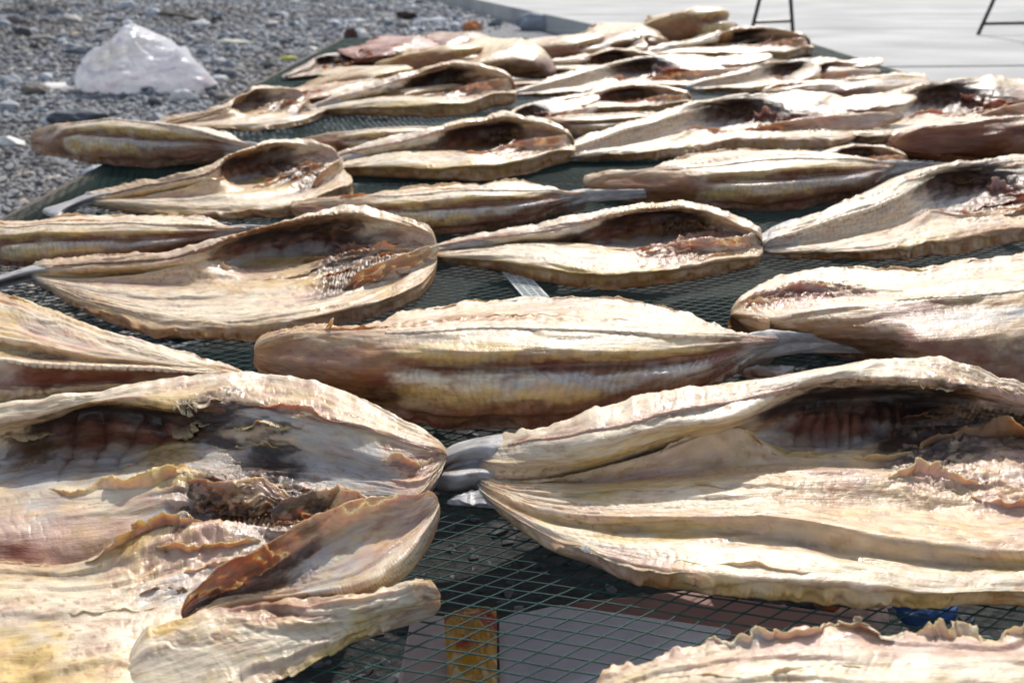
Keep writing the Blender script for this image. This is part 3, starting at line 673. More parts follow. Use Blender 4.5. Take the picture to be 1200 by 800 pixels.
# opened fish in the fourth row, left
XA = [62, 110, 170, 230, 290, 350, 400, 450, 490, 512]
FA = [table('body', XA, [
    ([306,301,296,285,268,255,243,246,261,275], [2.5,3.5,4.5,5.5,6.5,7,7.2,6.8,6,4.6], 'CCCCYCWWCC'),
    ([312,306,301,292,271,259,251,254,266,278], [2.6,3.5,4.4,5.4,6.3,6.7,6.9,6.5,5.7,4.4], 'CCCCOOCCCC'),
    ([318,315,311,301,279,268,262,263,270,281], [2.2,3,3.8,4.6,4.4,4.3,5,5.6,5.2,4.2], 'CCCCKKBCPP'),
    ([322,321,319,312,292,281,278,274,277,286], [1.8,2,2.6,3.4,2.8,2.5,3.4,4.4,4.4,3.8], 'YYYCDDKSPP'),
    ([324,324,323,318,304,296,292,286,284,290], [1.6,1.6,1.8,2.4,1.7,1.6,2.4,3.4,3.6,3.4], 'CCCCGGKSPC'),
    ([325,327,327,322,313,306,304,296,290,294], [1.4,1.3,1.2,1.5,1.2,1.3,1.6,2.6,3,3], 'CCCCYYKPPC'),
    ([326,326,320,307,317,314,298,292,293,297], [1.5,2,3,4,2,1.9,3,3.2,3,2.8], 'CCCCPCOCCC'),
    ([328,332,334,334,330,325,312,300,298,300], [1.4,1.6,1.7,1.8,1.8,1.8,1.9,2.4,2.6,2.6], 'CPPCCCKBCC'),
    ([330,337,342,342,339,334,321,307,303,303], [1.6,2,2.3,2.4,2.3,2.1,2.4,3.0,2.8,2.4], 'WWWWCYOOCC'),
    ([333,344,352,355,352,347,340,325,312,306], [1.5,1.8,1.9,1.9,1.8,1.6,1.4,1.6,2,2], 'WWWWWPKGGC'),
    ([336,352,365,370,367,361,351,337,319,308], [1.5,1.9,2.2,2.4,2.4,2.3,2.2,2,2,1.8], 'WCWWWWCCWC'),
    ([338,360,376,382,380,372,362,350,333,312], [1.2,1.4,1.5,1.7,1.8,2.0,2.2,2.4,2.2,1.6], 'CYCCCCCCCC'),
    ([340,368,388,394,393,386,376,363,345,318], [.8,.8,.8,.7,.7,.7,.7,.8,.9,1], 'OOOOOOSSOO')],
    feats=[('serr', 1, .5, 3.2, 6, .003, 16), ('ribs', 4, 6, 2.6, 4.4, .0035, 6), ('mess', 5.4, 8.6, 3.5, 9.4, .0045), ('gill', 5.6, 7.2, 7.6, 9.2, .0020, 20), ('patch', 5.3, 6.6, 4.0, 7.4, 'K', .75),
           ('stripe', .6, .4, 'P', 0, 3, .6), ('patch', 3.8, 6.2, 1.8, 2.8, 'K', .8), ('stripe', 9, .4, 'P', .5, 4, .4)]),
    tail([([(-60,336,.9),(0,322,1.5),(40,310,2.3),(78,304,2.6),(110,308,2.3)], 'T'), ([(-60,347,1.0),(0,328,1.8),(40,318,2.3),(78,313,2.5),(110,315,2.2)], 'T'), ([(-60,358,.6),(0,333,.7),(40,326,.9),(78,325,1.0),(110,324,1.0)], 'T')])]

# opened fish in the centre with a yellow belly flap
XC = [510, 560, 620, 680, 720, 760, 800, 840, 870, 895]
FC = [table('body', XC, [
    ([285,274,263,253,244,239,236,245,256,271], [2.3,3.5,4.5,5.5,6,6.3,6.3,6,5.3,4.2], 'WWWWCYCWCC'),
    ([288,278,269,259,250,245,243,252,263,276], [2.3,3.4,4.4,5.3,5.7,6,6,5.7,5.0,4], 'WWWWYOCCCC'),
    ([290,282,275,266,256,250,250,258,268,279], [2.2,3,4,4.6,4.3,3.9,4.1,4.8,4.4,3.8], 'WWWWKKKCCC'),
    ([293,287,281,275,265,262,262,265,271,281], [2,2.4,3.2,3.6,2.7,2.3,2.6,3.6,3.8,3.4], 'CWWKDDKPPR'),
    ([295,290,285,283,276,274,272,271,274,284], [1.8,1.9,2.2,2.2,1.5,1.2,1.6,2.8,3.2,3], 'CWWSDOKPPR'),
    ([296,292,287,287,288,289,282,275,278,287], [1.7,1.6,1.7,1.6,1.1,1.1,1.5,2.4,2.8,2.6], 'CCCSGGPBPP'),
    ([297,291,286,287,293,296,286,279,283,290], [1.9,2.4,2.8,2.6,2.5,2.4,2.8,2.9,2.8,2.6], 'CWWCCPRRPC'),
    ([298,294,291,296,302,303,298,288,290,294], [1.9,2.6,3,3,2.8,2.4,2.2,2.2,2.4,2.4], 'WWWWWPPPCC'),
    ([300,299,300,306,311,311,306,297,296,298], [1.8,2.5,3,3,2.9,2.6,2.3,2.1,2.2,2.2], 'WWWWWWSSCC'),
    ([301,304,310,318,321,319,313,304,301,300], [1.6,2,2.4,2.5,2.6,2.6,2.5,2.6,2.5,2], 'WYYYYYCCCC'),
    ([302,309,321,331,334,332,326,318,311,304], [.9,.9,.8,.8,.8,.8,.8,.8,1,1.2], 'OOOOOOOOOO')],
    feats=[('stripe', 1.2, .4, 'R', .3, 3.2, .7), ('ribs', 3.6, 7.0, 2.5, 5.0, .0030, 7), ('mess', 4.6, 8.6, 4.6, 8.5, .0045), ('patch', 3.4, 6.4, 1.6, 3.4, 'K', .75), ('gill', 5.4, 6.8, 2.6, 4.2, .003, 10), ('serr', .7, .4, 3.4, 6, .002, 14), ('stripe', 9.6, .5, 'Y', 0, 6, .6)]),
    tail([([(494,298,1.0),(522,284,2.0),(560,276,3.0),(590,277,2.8)], 'T'), ([(494,300,1.2),(522,291,2.2),(560,284,2.9),(590,284,2.6)], 'T'), ([(494,302,.7),(522,299,.8),(560,298,1.0),(590,296,1.0)], 'T')])]

# opened fish at the right with a serrated backbone
XS = [895, 940, 985, 1030, 1060, 1095, 1130, 1170, 1215, 1270, 1330]
FS = [table('body', XS, [
    ([272,256,238,222,208,198,190,184,182,190,205], [3,4,5,6,6.6,7,7.2,7.2,7,6.2,5], 'CCCCCCWWCCC'),
    ([278,262,245,229,215,203,197,191,192,200,210], [2.9,3.9,4.9,5.9,6.5,6.6,6.5,6.7,6.6,5.8,4.7], 'WWWWWWKBCCC'),
    ([283,269,254,240,227,207,203,201,205,210,215], [2.8,3.6,4.5,5.4,5.9,5.3,5.1,5.6,5.6,5.2,4.5], 'WWWWWKKKBPC'),
    ([288,278,265,253,240,222,216,215,218,220,221], [2.2,2.6,3.3,4,4.4,3.3,3.1,3.8,4.4,4.4,4], 'GGWWWBBKBPP'),
    ([291,285,275,263,252,240,236,230,228,228,227], [1.8,1.8,2.2,2.8,3,2.1,2,2.6,3.4,3.6,3.5], 'GWWWWGGKKBP'),
    ([293,289,282,273,265,254,250,242,235,234,233], [1.7,1.6,1.7,2,2.1,1.7,1.6,2,2.8,3,3], 'WCCCCGSKBBP'),
    ([294,289,282,272,262,247,252,248,243,240,240], [1.8,2,2.3,2.6,2.8,3.2,2.7,2.6,3,3,2.8], 'WWWCCPPCBCC'),
    ([295,291,286,278,270,258,257,254,252,250,250], [1.7,2,2.3,2.5,2.6,2.5,2.4,2.4,2.4,2.4,2.4], 'WWWWWCCCCCC'),
    ([296,294,290,286,278,270,264,259,258,258,256], [1.6,2,2.3,2.5,2.6,2.8,2.9,2.8,2.6,2.4,2.2], 'WWWWWWWCCCC'),
    ([297,296,296,294,289,282,275,269,267,265,262], [1.4,1.7,1.9,2,2.2,2.4,2.5,2.5,2.3,2,1.8], 'WCCCYYOOOOO'),
    ([298,299,300,302,300,297,291,284,280,276,272], [.8,.8,.8,.8,.8,.8,.8,.8,.8,.8,.8], 'OOOOOOOOOOO')],
    feats=[('stripe', 2.2, .35, 'R', .2, 4.3, .95), ('serr', 2.2, .5, .4, 4.4, .0026, 24), ('ribs', .6, 4.2, 2.6, 4.4, .0012, 26), ('ribs', 4.8, 8.0, 2.4, 5.0, .0032, 7), ('mess', 6, 10, 4.4, 7.6, .004), ('patch', 4.6, 8.6, 1.2, 3.0, 'K', .6), ('patch', 6.4, 9.4, 3.2, 5.0, 'D', .7)]),
    tail([([(880,283,2),(905,266,3.0),(935,256,4)], 'T'), ([(880,289,2),(905,278,2.8),(935,270,3.4)], 'T'), ([(880,295,1.2),(905,290,1.6),(935,287,1.8)], 'T'), ([(884,302,.6),(905,300,.7),(935,299,.9)], 'T')])]

FA.append(strips('jaw', [([(398,336,2.0),(425,318,3.6),(455,304,4.4),(485,294,4.6),(512,282,4.4)], 'OOCCW'), ([(402,341,1.6),(430,329,2.2),(460,314,2.8),(490,303,3.2),(516,288,3.6)], 'BDPCW'), ([(406,346,1.0),(435,338,1.2),(466,326,1.6),(494,312,2.0),(516,294,2.8)], 'CCCCO')], thin=.007, feats=[('mess', 0, 2.6, .3, 1.8, .003)]))
FC.append(strips('jaw', [([(770,293,2.4),(800,283,3.6),(835,279,4.0),(868,278,4.2),(890,272,4.0)], 'RPPCW'), ([(772,299,2.0),(805,291,2.6),(840,287,3.0),(872,285,3.2),(894,278,3.4)], 'BDPPW'), ([(776,305,1.4),(808,299,1.8),(842,295,2.2),(874,292,2.4),(896,286,2.6)], 'CCCPO')], thin=.006, feats=[('mess', 0, 3, .3, 1.8, .003)]))
FS.append(strips('jaw', [([(1170,252,2.8),(1220,238,4.2),(1270,228,4.8),(1320,220,5.0),(1365,210,4.8)], 'BOCCC'), ([(1174,257,2.2),(1222,248,2.8),(1272,238,3.4),(1325,230,3.8),(1370,217,4.2)], 'BDPPW'), ([(1180,262,1.4),(1226,256,1.8),(1276,248,2.2),(1328,240,2.6),(1368,226,3.2)], 'CCCPO')], thin=.008, feats=[('mess', 0, 3, .3, 1.8, .003)]))
FS.append(strips('jaw', [([(1230,196,6.0),(1275,190,6.6),(1320,186,7.2),(1372,182,7.4)], 'CWCC'), ([(1232,204,5.4),(1278,200,5.8),(1325,198,6.2),(1376,192,6.8)], 'PPPC'), ([(1236,212,4.6),(1280,212,4.8),(1326,210,5.2),(1374,202,6.0)], 'BDPO')], thin=.008))

def peduncle(pc, x, ys, zs, end, code='T'):
    """one more station in tail skin colour at one end of the body"""
    m = pc.P.shape[0]; yy = np.interp(np.arange(m), np.linspace(0, m - 1, len(ys)), ys); zz = np.interp(np.arange(m), np.linspace(0, m - 1, len(zs)), zs)
    st = np.array([net_at(x, yy[i], zz[i]) for i in range(m)])[:, None]; cc = np.tile(np.array(CC[code]), (m, 1, 1))
    if end == 0:
        pc.P = np.concatenate([st, pc.P], 1); pc.C = np.concatenate([cc, pc.C], 1)
        ff = []
        for ft in pc.feats:
            ft = list(ft); ia, ib = (4, 5) if ft[0] == 'stripe' else ((3, 4) if ft[0] == 'serr' else (1, 2)); ft[ia] += 1; ft[ib] += 1; ff.append(tuple(ft))
        pc.feats = ff
    else:
        pc.P = np.concatenate([pc.P, st], 1); pc.C = np.concatenate([pc.C, cc], 1)
peduncle(FR[0], 556, [520, 534, 546, 551, 557, 562, 566, 569], [1.6, 1.9, 1.5, 1.1, 1.3, 1.2, 1.0, .6], 0)
for pc_ in FL: pc_.mat = 'moist'

peduncle(FA[0], 34, [312, 318, 323, 326, 328], [2.0, 2.3, 1.8, 1.3, .7], 0)
peduncle(FC[0], 532, [281, 287, 293, 297, 300], [2.1, 2.5, 1.9, 1.4, .7], 0)
peduncle(FS[0], 912, [265, 273, 281, 290, 299], [2.6, 2.8, 2.2, 1.6, .7], 0) if False else None
peduncle(FM[0], 915, [389, 394, 399, 405, 412], [3.8, 4.2, 3.6, 2.8, 1.6], 1)
FS[0].C[:, 0] = CC['T']

FISH = 'split fish drying on the net'
_seed = [11]
def nseed():
    _seed[0] += 1
    return _seed[0]

FLAPS = {id(FR): [(5.9,8.2,6.3,.010,'Y'),(3.5,5.6,6.0,.008,'C'),(8.4,11.5,6.0,.016,'O'),(7.5,9.5,8.0,.012,'C'),(8.6,10.8,8.6,.010,'C'),(9.5,12,7.4,.014,'S'),(7.8,9.2,2.3,.006,'W'),(5.6,7.2,2.0,.005,'W'),(10,12,9.2,.010,'C'),(8.0,9.0,4.0,.014,'B'),(1.6,5.5,8.3,.004,'C'),(9.2,10.4,1.2,.006,'C'),(2.0,4.6,13.7,.005,'C'),(4.0,6.5,12.6,.004,'W')],
 id(FL): [(3.1,6.4,5.9,.012,'Y'),(2.0,3.3,3.2,.010,'C'),(6.0,7.2,1.9,.008,'W'),(6.1,7.0,3.2,.018,'C'),(4.0,6.8,8.9,.014,'C'),(5.6,8.0,9.6,.010,'Y'),(6.3,8.5,10.4,.010,'C'),(5.2,7.0,10.8,.008,'O'),(7.4,8.5,3.3,.012,'Y'),(6.6,9,6.2,.010,'B'),(3.6,6.5,11.2,.006,'W'),(7.7,9.6,2.2,.006,'R'),(1.0,4.0,8.6,.005,'C'),(6.9,8.2,4.6,.012,'C'),(10.0,11.5,4.4,.008,'C')],
 id(FA): [(6.2,7.4,2.8,.014,'B'),(5.9,8.6,5.6,.014,'O'),(6.5,8.5,7.6,.012,'O'),(5.2,7.0,6.6,.010,'C'),(3.6,5.0,6.0,.008,'C'),(7.4,9.6,9.3,.008,'C'),(6.6,7.6,4.4,.018,'D'),(4.5,6.6,1.5,.004,'B'),(7.0,8.4,4.2,.010,'S')],
 id(FC): [(5.4,8.6,5.7,.010,'R'),(6.4,8.8,6.8,.010,'P'),(4.6,6.5,6.0,.006,'C'),(6.6,7.6,3.0,.014,'B'),(7.4,8.2,3.6,.016,'D'),(7.2,9.2,8.4,.006,'C'),(4.4,6.4,1.5,.004,'B')],
 id(FS): [(6.0,9.5,5.0,.012,'B'),(6.6,9.5,6.2,.010,'C'),(4.4,6.6,5.8,.012,'P'),(5.2,6.6,2.6,.014,'B'),(6.6,7.6,3.4,.020,'G'),(7,9,4.0,.010,'D'),(6,8,1.4,.005,'C')],
 id(FRB): [(0.4,2.8,2.4,.010,'P'),(1.0,3.4,3.2,.009,'R'),(0.2,2,3.6,.008,'C'),(4.5,8,.3,.006,'O'),(3,6,.2,.006,'W')],
 id(FLM): [(2.6,4.2,3.8,.008,'C'),(3,6,7.8,.004,'C'),(0.5,4,.2,.005,'Y')],
 id(FBR): [(2,4.4,.2,.009,'W'),(4.2,5.2,.1,.010,'W'),(5.6,6.6,.1,.014,'W'),(6.5,8.5,.1,.010,'W'),(1,5,2.0,.004,'C')],
 id(FM): [(3.6,6.5,.1,.006,'W'),(6.4,8,.0,.005,'W'),(1.5,3.5,2.4,.005,'O'),(4,7.5,2.0,.003,'C')]}

CORDS = {id(FS): [('backbone', [(.4, 2.1), (2.5, 2.1), (5.0, 1.9)], .0026, 'W', 26)],
 id(FC): [('backbone', [(1.0, 1.5), (3.0, 1.6), (4.6, 1.3), (6.6, 1.3)], .0020, 'P', 26)],
 id(FA): [('backbone', [(1.0, 1.3), (3.0, 1.5), (5.0, 1.2), (7.0, 1.2)], .0022, 'S', 30)],
 id(FR): [('backbone', [(1.2, 1.05), (3.5, 1.05), (6.2, 1.2)], .0016, 'P', 40)],
 id(FM): [('backbone', [(3.2, 3.4), (6.0, 3.3), (9.4, 3.4)], .0022, 'W', 30)],
 id(FRB): [('backbone', [(4.2, 4.0), (6.5, 4.0), (8.6, 4.0)], .0020, 'W', 24)],
 id(FLM): [('backbone', [(2.2, 5.1), (5, 5.1), (8, 5.2)], .0020, 'W', 30)]}

def hero(label, pieces, nu, nv, sub=.5):
    P = pieces[0].P.reshape(-1, 3); c = (P.min(0) + P.max(0)) / 2
    org = (float(c[0]), float(c[1]), ZN)
    e = empty('split_fish', org); tag(e, label, 'fish', FISH)
    sd = nseed()
    for i, p in enumerate(pieces):
        q = 1.0 if i == 0 else sub
        if p.P.shape[0] <= 2 or p.name in ('tail_fin', 'gill_cover', 'pectoral_fin', 'anal_fin'):
            build_piece(p, e, org, 60, 36, sd * 5 + i)
        else:
            build_piece(p, e, org, int(nu * q), int(nv * q) + 10, sd * 5 + i)
            if i == 0:
                for z_, f in enumerate(FLAPS.get(id(pieces), ())): flap(e, org, f, sd * 31 + z_)
                for z_, f in enumerate(CORDS.get(id(pieces), ())): cord(e, org, f[0], f[1], f[2], f[3], sd * 17 + z_, f[4])
    return e

def place(label, pieces, left, right, flip=False, wy=1.0, hz=1.0, nu=150, nv=90, z=2.0, jit=.0035, tint=None, dz=0.0, extra=()):
    """the same fish laid with its left and right ends over two photo points"""
    B = pieces[0].P; m = B.shape[0] // 2
    a0 = B[m, 0].copy(); a1 = B[m, -1].copy()
    L0 = math.hypot(a1[0] - a0[0], a1[1] - a0[1]); th0 = math.atan2(a1[1] - a0[1], a1[0] - a0[0])
    w0 = np.array(net_at(left[0], left[1], z)); w1 = np.array(net_at(right[0], right[1], z))
    L1 = math.hypot(w1[0] - w0[0], w1[1] - w0[1]); th1 = math.atan2(w1[1] - w0[1], w1[0] - w0[0])
    dx = w1[0] - w0[0]; dy = w1[1] - w0[1]; xm = (w0[0] + w1[0]) / 2; ym = (w0[1] + w1[1]) / 2
    if abs(dy) > .38 * dx:
        L1 = max(.44, 1.07 * dx); dy = math.copysign(math.sqrt(L1 * L1 - dx * dx), dy)
    k_ = min(1.0, .82 / math.hypot(dx, dy)); dx *= k_; dy *= k_
    w0[:2] = xm - dx / 2, ym - dy / 2; w1[:2] = xm + dx / 2, ym + dy / 2; L1 = math.hypot(dx, dy); th1 = math.atan2(dy, dx)
    s = L1 / L0
    rv = np.random.RandomState(_seed[0] * 7 + 3); bend = rv.uniform(-.28, .28); hv = rv.uniform(.85, 1.25); slope = rv.uniform(-.1, .5) * (-1 if flip else 1)
    def xf(P):
        Q = P - a0
        c, n = math.cos(-th0), math.sin(-th0)
        x = Q[..., 0] * c - Q[..., 1] * n; y = Q[..., 0] * n + Q[..., 1] * c
        zz = P[..., 2] - ZN
        x = x * s; y = y * s * wy * 1.08; zz = zz * s * hz * (1.12 if w0[1] < 2.2 else .95) * hv
        tt = x / L1 - .5; y = y + bend * L1 * (tt * tt - .12); zz = zz * (1 + slope * tt)
        if flip:
            x = L1 - x
        c, n = math.cos(th1), math.sin(th1)
        O = np.stack([w0[0] + x * c - y * n, w0[1] + x * n + y * c, ZN + zz + dz], -1)
        if flip:
            O = O[:, ::-1]
        return O, s
    cx, cy = (w0[0] + w1[0]) / 2, (w0[1] + w1[1]) / 2
    org = (float(cx), float(cy), ZN + dz)
    e = empty('split_fish', org); tag(e, label, 'fish', FISH); print('L %.2f s %.2f Y %.2f  %s' % (L1, s, w0[1], label[:40]))
    sd = nseed()
    for i, p in enumerate(pieces):
        if i and p.name not in ('tail_fin', 'gill_cover', 'jaw'): continue
        q = p
        if flip:
            k = p.P.shape[1]
            ff = []
            for ft in p.feats:
                ft = list(ft)
                ia, ib = (4, 5) if ft[0] == 'stripe' else ((3, 4) if ft[0] == 'serr' else (1, 2))
                ft[ia], ft[ib] = k - 1 - ft[ib], k - 1 - ft[ia]
                ff.append(tuple(ft))
            q = Piece(p.name, p.P, p.C[:, ::-1], feats=ff, thin=p.thin, ragn=p.ragn, ragf=p.ragf, amp=p.amp, mat=p.mat, blot=p.blot)
        big = i == 0
        build_piece(q, e, org, nu if big else 30, nv if big else 24, sd * 5 + i, xf=xf, jitter=jit * s if big else 0.0, tint=tint, fork=big and any(pieces is z_ for z_ in (FA, FC, FS)) and not flip, fork_row=5 + _seed[0] % 2)
        if big and not flip:
            for z_, f in enumerate(FLAPS.get(id(pieces), ())[:6]):
                flap(e, org, (f[0], f[1], f[2], f[3] * 1.3, f[4]), sd * 31 + z_, sc_=s, n=50 if w0[1] < 2.4 else 28, nh=6)
            for z_, f in enumerate(CORDS.get(id(pieces), ())[:2 if w0[1] > 2.4 else 4]): cord(e, org, f[0], f[1], f[2] * 1.2, f[3], sd * 17 + z_, f[4], sc_=s, n=110, sides=6)
    return e
# ------------------------------------------------------------------ the fish laid out on the net
hero('large foreground fish at right, belly cavity open and dark, silver tail under the neighbouring head', FR, 620, 330)
hero('nearest fish at left with its head split wide open, toothed jaw and brown gills showing', FL, 620, 360, .42)
hero('pale fish cut by the bottom edge of the photo, ragged white fringe along its back', FBR, 420, 150)
hero('large fish in the middle of the net with shaded flank and thin grey tail', FM, 460, 200, .4)
hero('fish at the right edge with its open mouth pointing left above the foreground cavity', FRB, 420, 200, .4)
hero('fish at the left edge behind the toothed head, tapering to a point at the right', FLM, 380, 190, .4)
hero('wide opened fish in the left half with a long silver tail reaching the left edge', FA, 460, 260, .3)
hero('opened fish in the centre with a golden belly flap behind the white strap', FC, 420, 220, .3)
hero('opened fish at the right with a white serrated backbone and black belly membrane', FS, 420, 230, .3)

place('fish at the left edge with rusty red muscle band, squeezed behind the long silver tail', FM, (-80, 282), (290, 276), wy=.8, hz=.75, nu=260, nv=120)
place('slender fish left of centre with a bumpy white ridge and grey tail', FM, (340, 246), (690, 238), wy=.8, hz=.75, nu=260, nv=120)
place('opened fish at left, silver tail reaching over the net edge toward the gravel', FA, (100, 240), (408, 196), wy=.95, nu=260, nv=150)
place('opened fish just above the centre, head nearly touching the white backbone of its neighbour', FC, (390, 193), (672, 176), nu=260, nv=140)
place('short fish with a crusted white back between two opened fish, upper middle', FM, (337, 172), (560, 163), wy=.75, hz=.7, nu=200, nv=100)
place('plump grey bellied fish with a fringed white back, right of the centre', FM, (692, 219), (1050, 205), wy=1.0, hz=.85, nu=260, nv=120)
place('long opened fish with a white backbone leaning to the upper right, between two brown flanks', FS, (662, 196), (985, 140), wy=.95, hz=.9, nu=260, nv=150)
place('brown flanked fish lying with its white edge up, left of the long white backbone', FM, (597, 147), (812, 140), wy=.75, hz=.7, nu=200, nv=100)
place('big opened fish at the upper right whose backbone rises toward the right edge', FS, (925, 160), (1258, 132), hz=.85, nu=260, nv=150)
place('smooth reddish brown fish seen from its skin side at the right edge', FM, (1052, 178), (1420, 172), wy=.7, hz=.8, nu=220, nv=110, tint=(.62, .42, .36))
place('opened fish with a silver tail behind the crusted white back, upper middle', FC, (372, 128), (602, 112), wy=1.05, nu=220, nv=120)
place('opened fish at upper left, red cavity toward the gravel', FA, (158, 156), (372, 112), nu=220, nv=120, wy=1.0)
place('fish hanging over the left edge of the net with its brown head above the gravel', FM, (40, 166), (306, 186), wy=.7, hz=.8, nu=220, nv=110)
place('opened fish in the upper middle with a bright backbone and wide black cavity', FS, (602, 118), (840, 84), wy=1.05, nu=200, nv=110)
place('opened fish near the far right of the net, head fanned open', FS, (818, 108), (1000, 86), wy=1.0, nu=200, nv=110)
place('dark flanked fish lying in front of the fanned head', FRB, (896, 116), (1090, 108), wy=.7, hz=.8, nu=180, nv=90)
place('opened fish at the far right corner of the net', FC, (782, 72), (928, 50), wy=1.1, nu=140, nv=80)
place('narrow fish with a red flank in front of the far yellowish humps', FM, (412, 103), (604, 96), wy=.7, hz=.6, nu=160, nv=80)
place('curled yellowish fish nearest the bare left corner of the net', FM, (372, 102), (468, 92), wy=1.6, hz=1.2, nu=130, nv=80, tint=(.9, .85, .7))
place('yellowish humped fish, left one of the far pair', FM, (462, 86), (545, 74), wy=1.7, hz=1.3, nu=130, nv=80, tint=(.95, .88, .68))
place('yellowish humped fish, right one of the far pair', FRB, (532, 88), (614, 74), wy=1.5, hz=1.4, nu=130, nv=80, tint=(.95, .88, .68))
place('narrow dark red fish in front of the right far hump', FM, (538, 104), (668, 98), wy=.7, hz=.7, nu=130, nv=70, tint=(.85, .7, .6))
place('small opened fish with a red cavity in the far middle', FC, (628, 90), (768, 66), wy=1.1, nu=140, nv=80)
place('far fish with two pale folds beside the grey kerb', FM, (612, 70), (692, 60), wy=1.8, hz=1.3, nu=110, nv=64)
place('far brown fish lying against the pavement edge, left of the tall hump', FRB, (690, 60), (752, 52), wy=1.5, hz=1.3, nu=110, nv=64, tint=(.8, .72, .6))
place('far fish with a small round belly in front of the tall hump', FA, (714, 68), (792, 60), wy=1.2, hz=1.4, nu=110, nv=64)
place('tallest humped fish of the farthest row', FM, (752, 54), (834, 48), wy=2.2, hz=2.2, nu=110, nv=64, tint=(.9, .84, .64))
place('farthest fish at the right end of the last row', FA, (796, 58), (872, 49), wy=1.2, hz=1.7, nu=110, nv=64)
place('thin brown fish behind the long bright backbone, far right', FM, (762, 80), (930, 76), wy=.8, hz=.7, nu=130, nv=70, tint=(.85, .68, .58))
place('small fish lying across the far middle row', FS, (690, 92), (812, 74), wy=1.0, nu=120, nv=70)
place('dark shrivelled fish scraps at the bare left corner of the net', FS, (336, 86), (436, 74), wy=1.0, hz=1.1, nu=110, nv=64, tint=(.38, .26, .2))
place('red and black fish scraps behind the far yellowish humps', FRB, (430, 74), (492, 66), wy=1.3, hz=1.0, nu=100, nv=60, tint=(.5, .24, .2))
place('rusty fish scraps at the far edge next to the kerb', FRB, (502, 66), (560, 58), wy=1.3, hz=1.4, nu=100, nv=60, tint=(.5, .32, .24))

place('small pale fish half hidden between the reddish brown fish and the white backbone', FC, (925, 186), (1062, 182), wy=.9, hz=.8, nu=150, nv=80)
place('crooked fish with spread jaws over the far right edge of the net', FC, (925, 100), (1020, 90), wy=.9, hz=1.0, nu=130, nv=70)
place('thin pale fish wedged behind the short crusted one, upper middle', FS, (560, 152), (690, 140), wy=.8, hz=.8, nu=150, nv=80)
place('narrow fish wedged behind the silver tails at upper left', FM, (250, 178), (420, 172), wy=.8, hz=.7, nu=150, nv=80)

place('thin pale fish in front of the wide black cavity, upper middle', FC, (628, 124), (808, 116), wy=.8, hz=.8, nu=150, nv=80)
place('slim fish in front of the curled yellowish one, far left of the net', FM, (425, 116), (560, 108), wy=.7, hz=.6, nu=130, nv=70)
place('slim brown fish along the far left edge of the net', FRB, (352, 112), (455, 104), wy=.8, hz=.7, nu=120, nv=70, tint=(.8, .66, .55))
place('small opened fish between the far hump and the pavement trestle', FS, (838, 62), (925, 54), wy=.9, hz=.9, nu=110, nv=64)

# ------------------------------------------------------------------ more materials
def net_mat():
    m, nt, b = new_mat('net_cord'); N = nt.nodes; L = nt.links
    tc = N.new('ShaderNodeTexCoord'); nz = N.new('ShaderNodeTexNoise'); nz.inputs['Scale'].default_value = 9; nz.inputs['Detail'].default_value = 6
    L.new(tc.outputs['Object'], nz.inputs['Vector'])
    cr = N.new('ShaderNodeValToRGB'); cr.color_ramp.elements[0].color = (.012, .040, .034, 1); cr.color_ramp.elements[1].color = (.050, .11, .095, 1)
    cr.color_ramp.elements[0].position = .35; cr.color_ramp.elements[1].position = .7
    L.new(nz.outputs['Fac'], cr.inputs['Fac']); L.new(cr.outputs['Color'], b.inputs['Base Color'])
    b.inputs['Roughness'].default_value = .5; b.inputs['Specular IOR Level'].default_value = .15
    return m
M['net'] = net_mat()
M['wood'] = simple('weathered_frame_wood', (.10, .075, .055), .8, nscale=30)
M['steel'] = simple('black_painted_steel', (.025, .023, .022), .45, nscale=60, spec=.5)

def stone_mat():
    m, nt, b = new_mat('gravel_stone'); N = nt.nodes; L = nt.links
    vc = N.new('ShaderNodeVertexColor'); vc.layer_name = 'Col'
    tc = N.new('ShaderNodeTexCoord'); nz = N.new('ShaderNodeTexNoise'); nz.inputs['Scale'].default_value = 120; nz.inputs['Detail'].default_value = 6
    L.new(tc.outputs['Object'], nz.inputs['Vector'])
    mr = N.new('ShaderNodeMapRange'); mr.inputs['To Min'].default_value = .6; mr.inputs['To Max'].default_value = 1.4; L.new(nz.outputs['Fac'], mr.inputs['Value'])
    s = N.new('ShaderNodeVectorMath'); s.operation = 'SCALE'; L.new(vc.outputs['Color'], s.inputs[0]); L.new(mr.outputs[0], s.inputs['Scale'])
    L.new(s.outputs[0], b.inputs['Base Color']); b.inputs['Roughness'].default_value = .7
    bp = N.new('ShaderNodeBump'); bp.inputs['Strength'].default_value = .5; bp.inputs['Distance'].default_value = .003
    L.new(nz.outputs['Fac'], bp.inputs['Height']); L.new(bp.outputs['Normal'], b.inputs['Normal'])
    return m
M['stone'] = stone_mat()

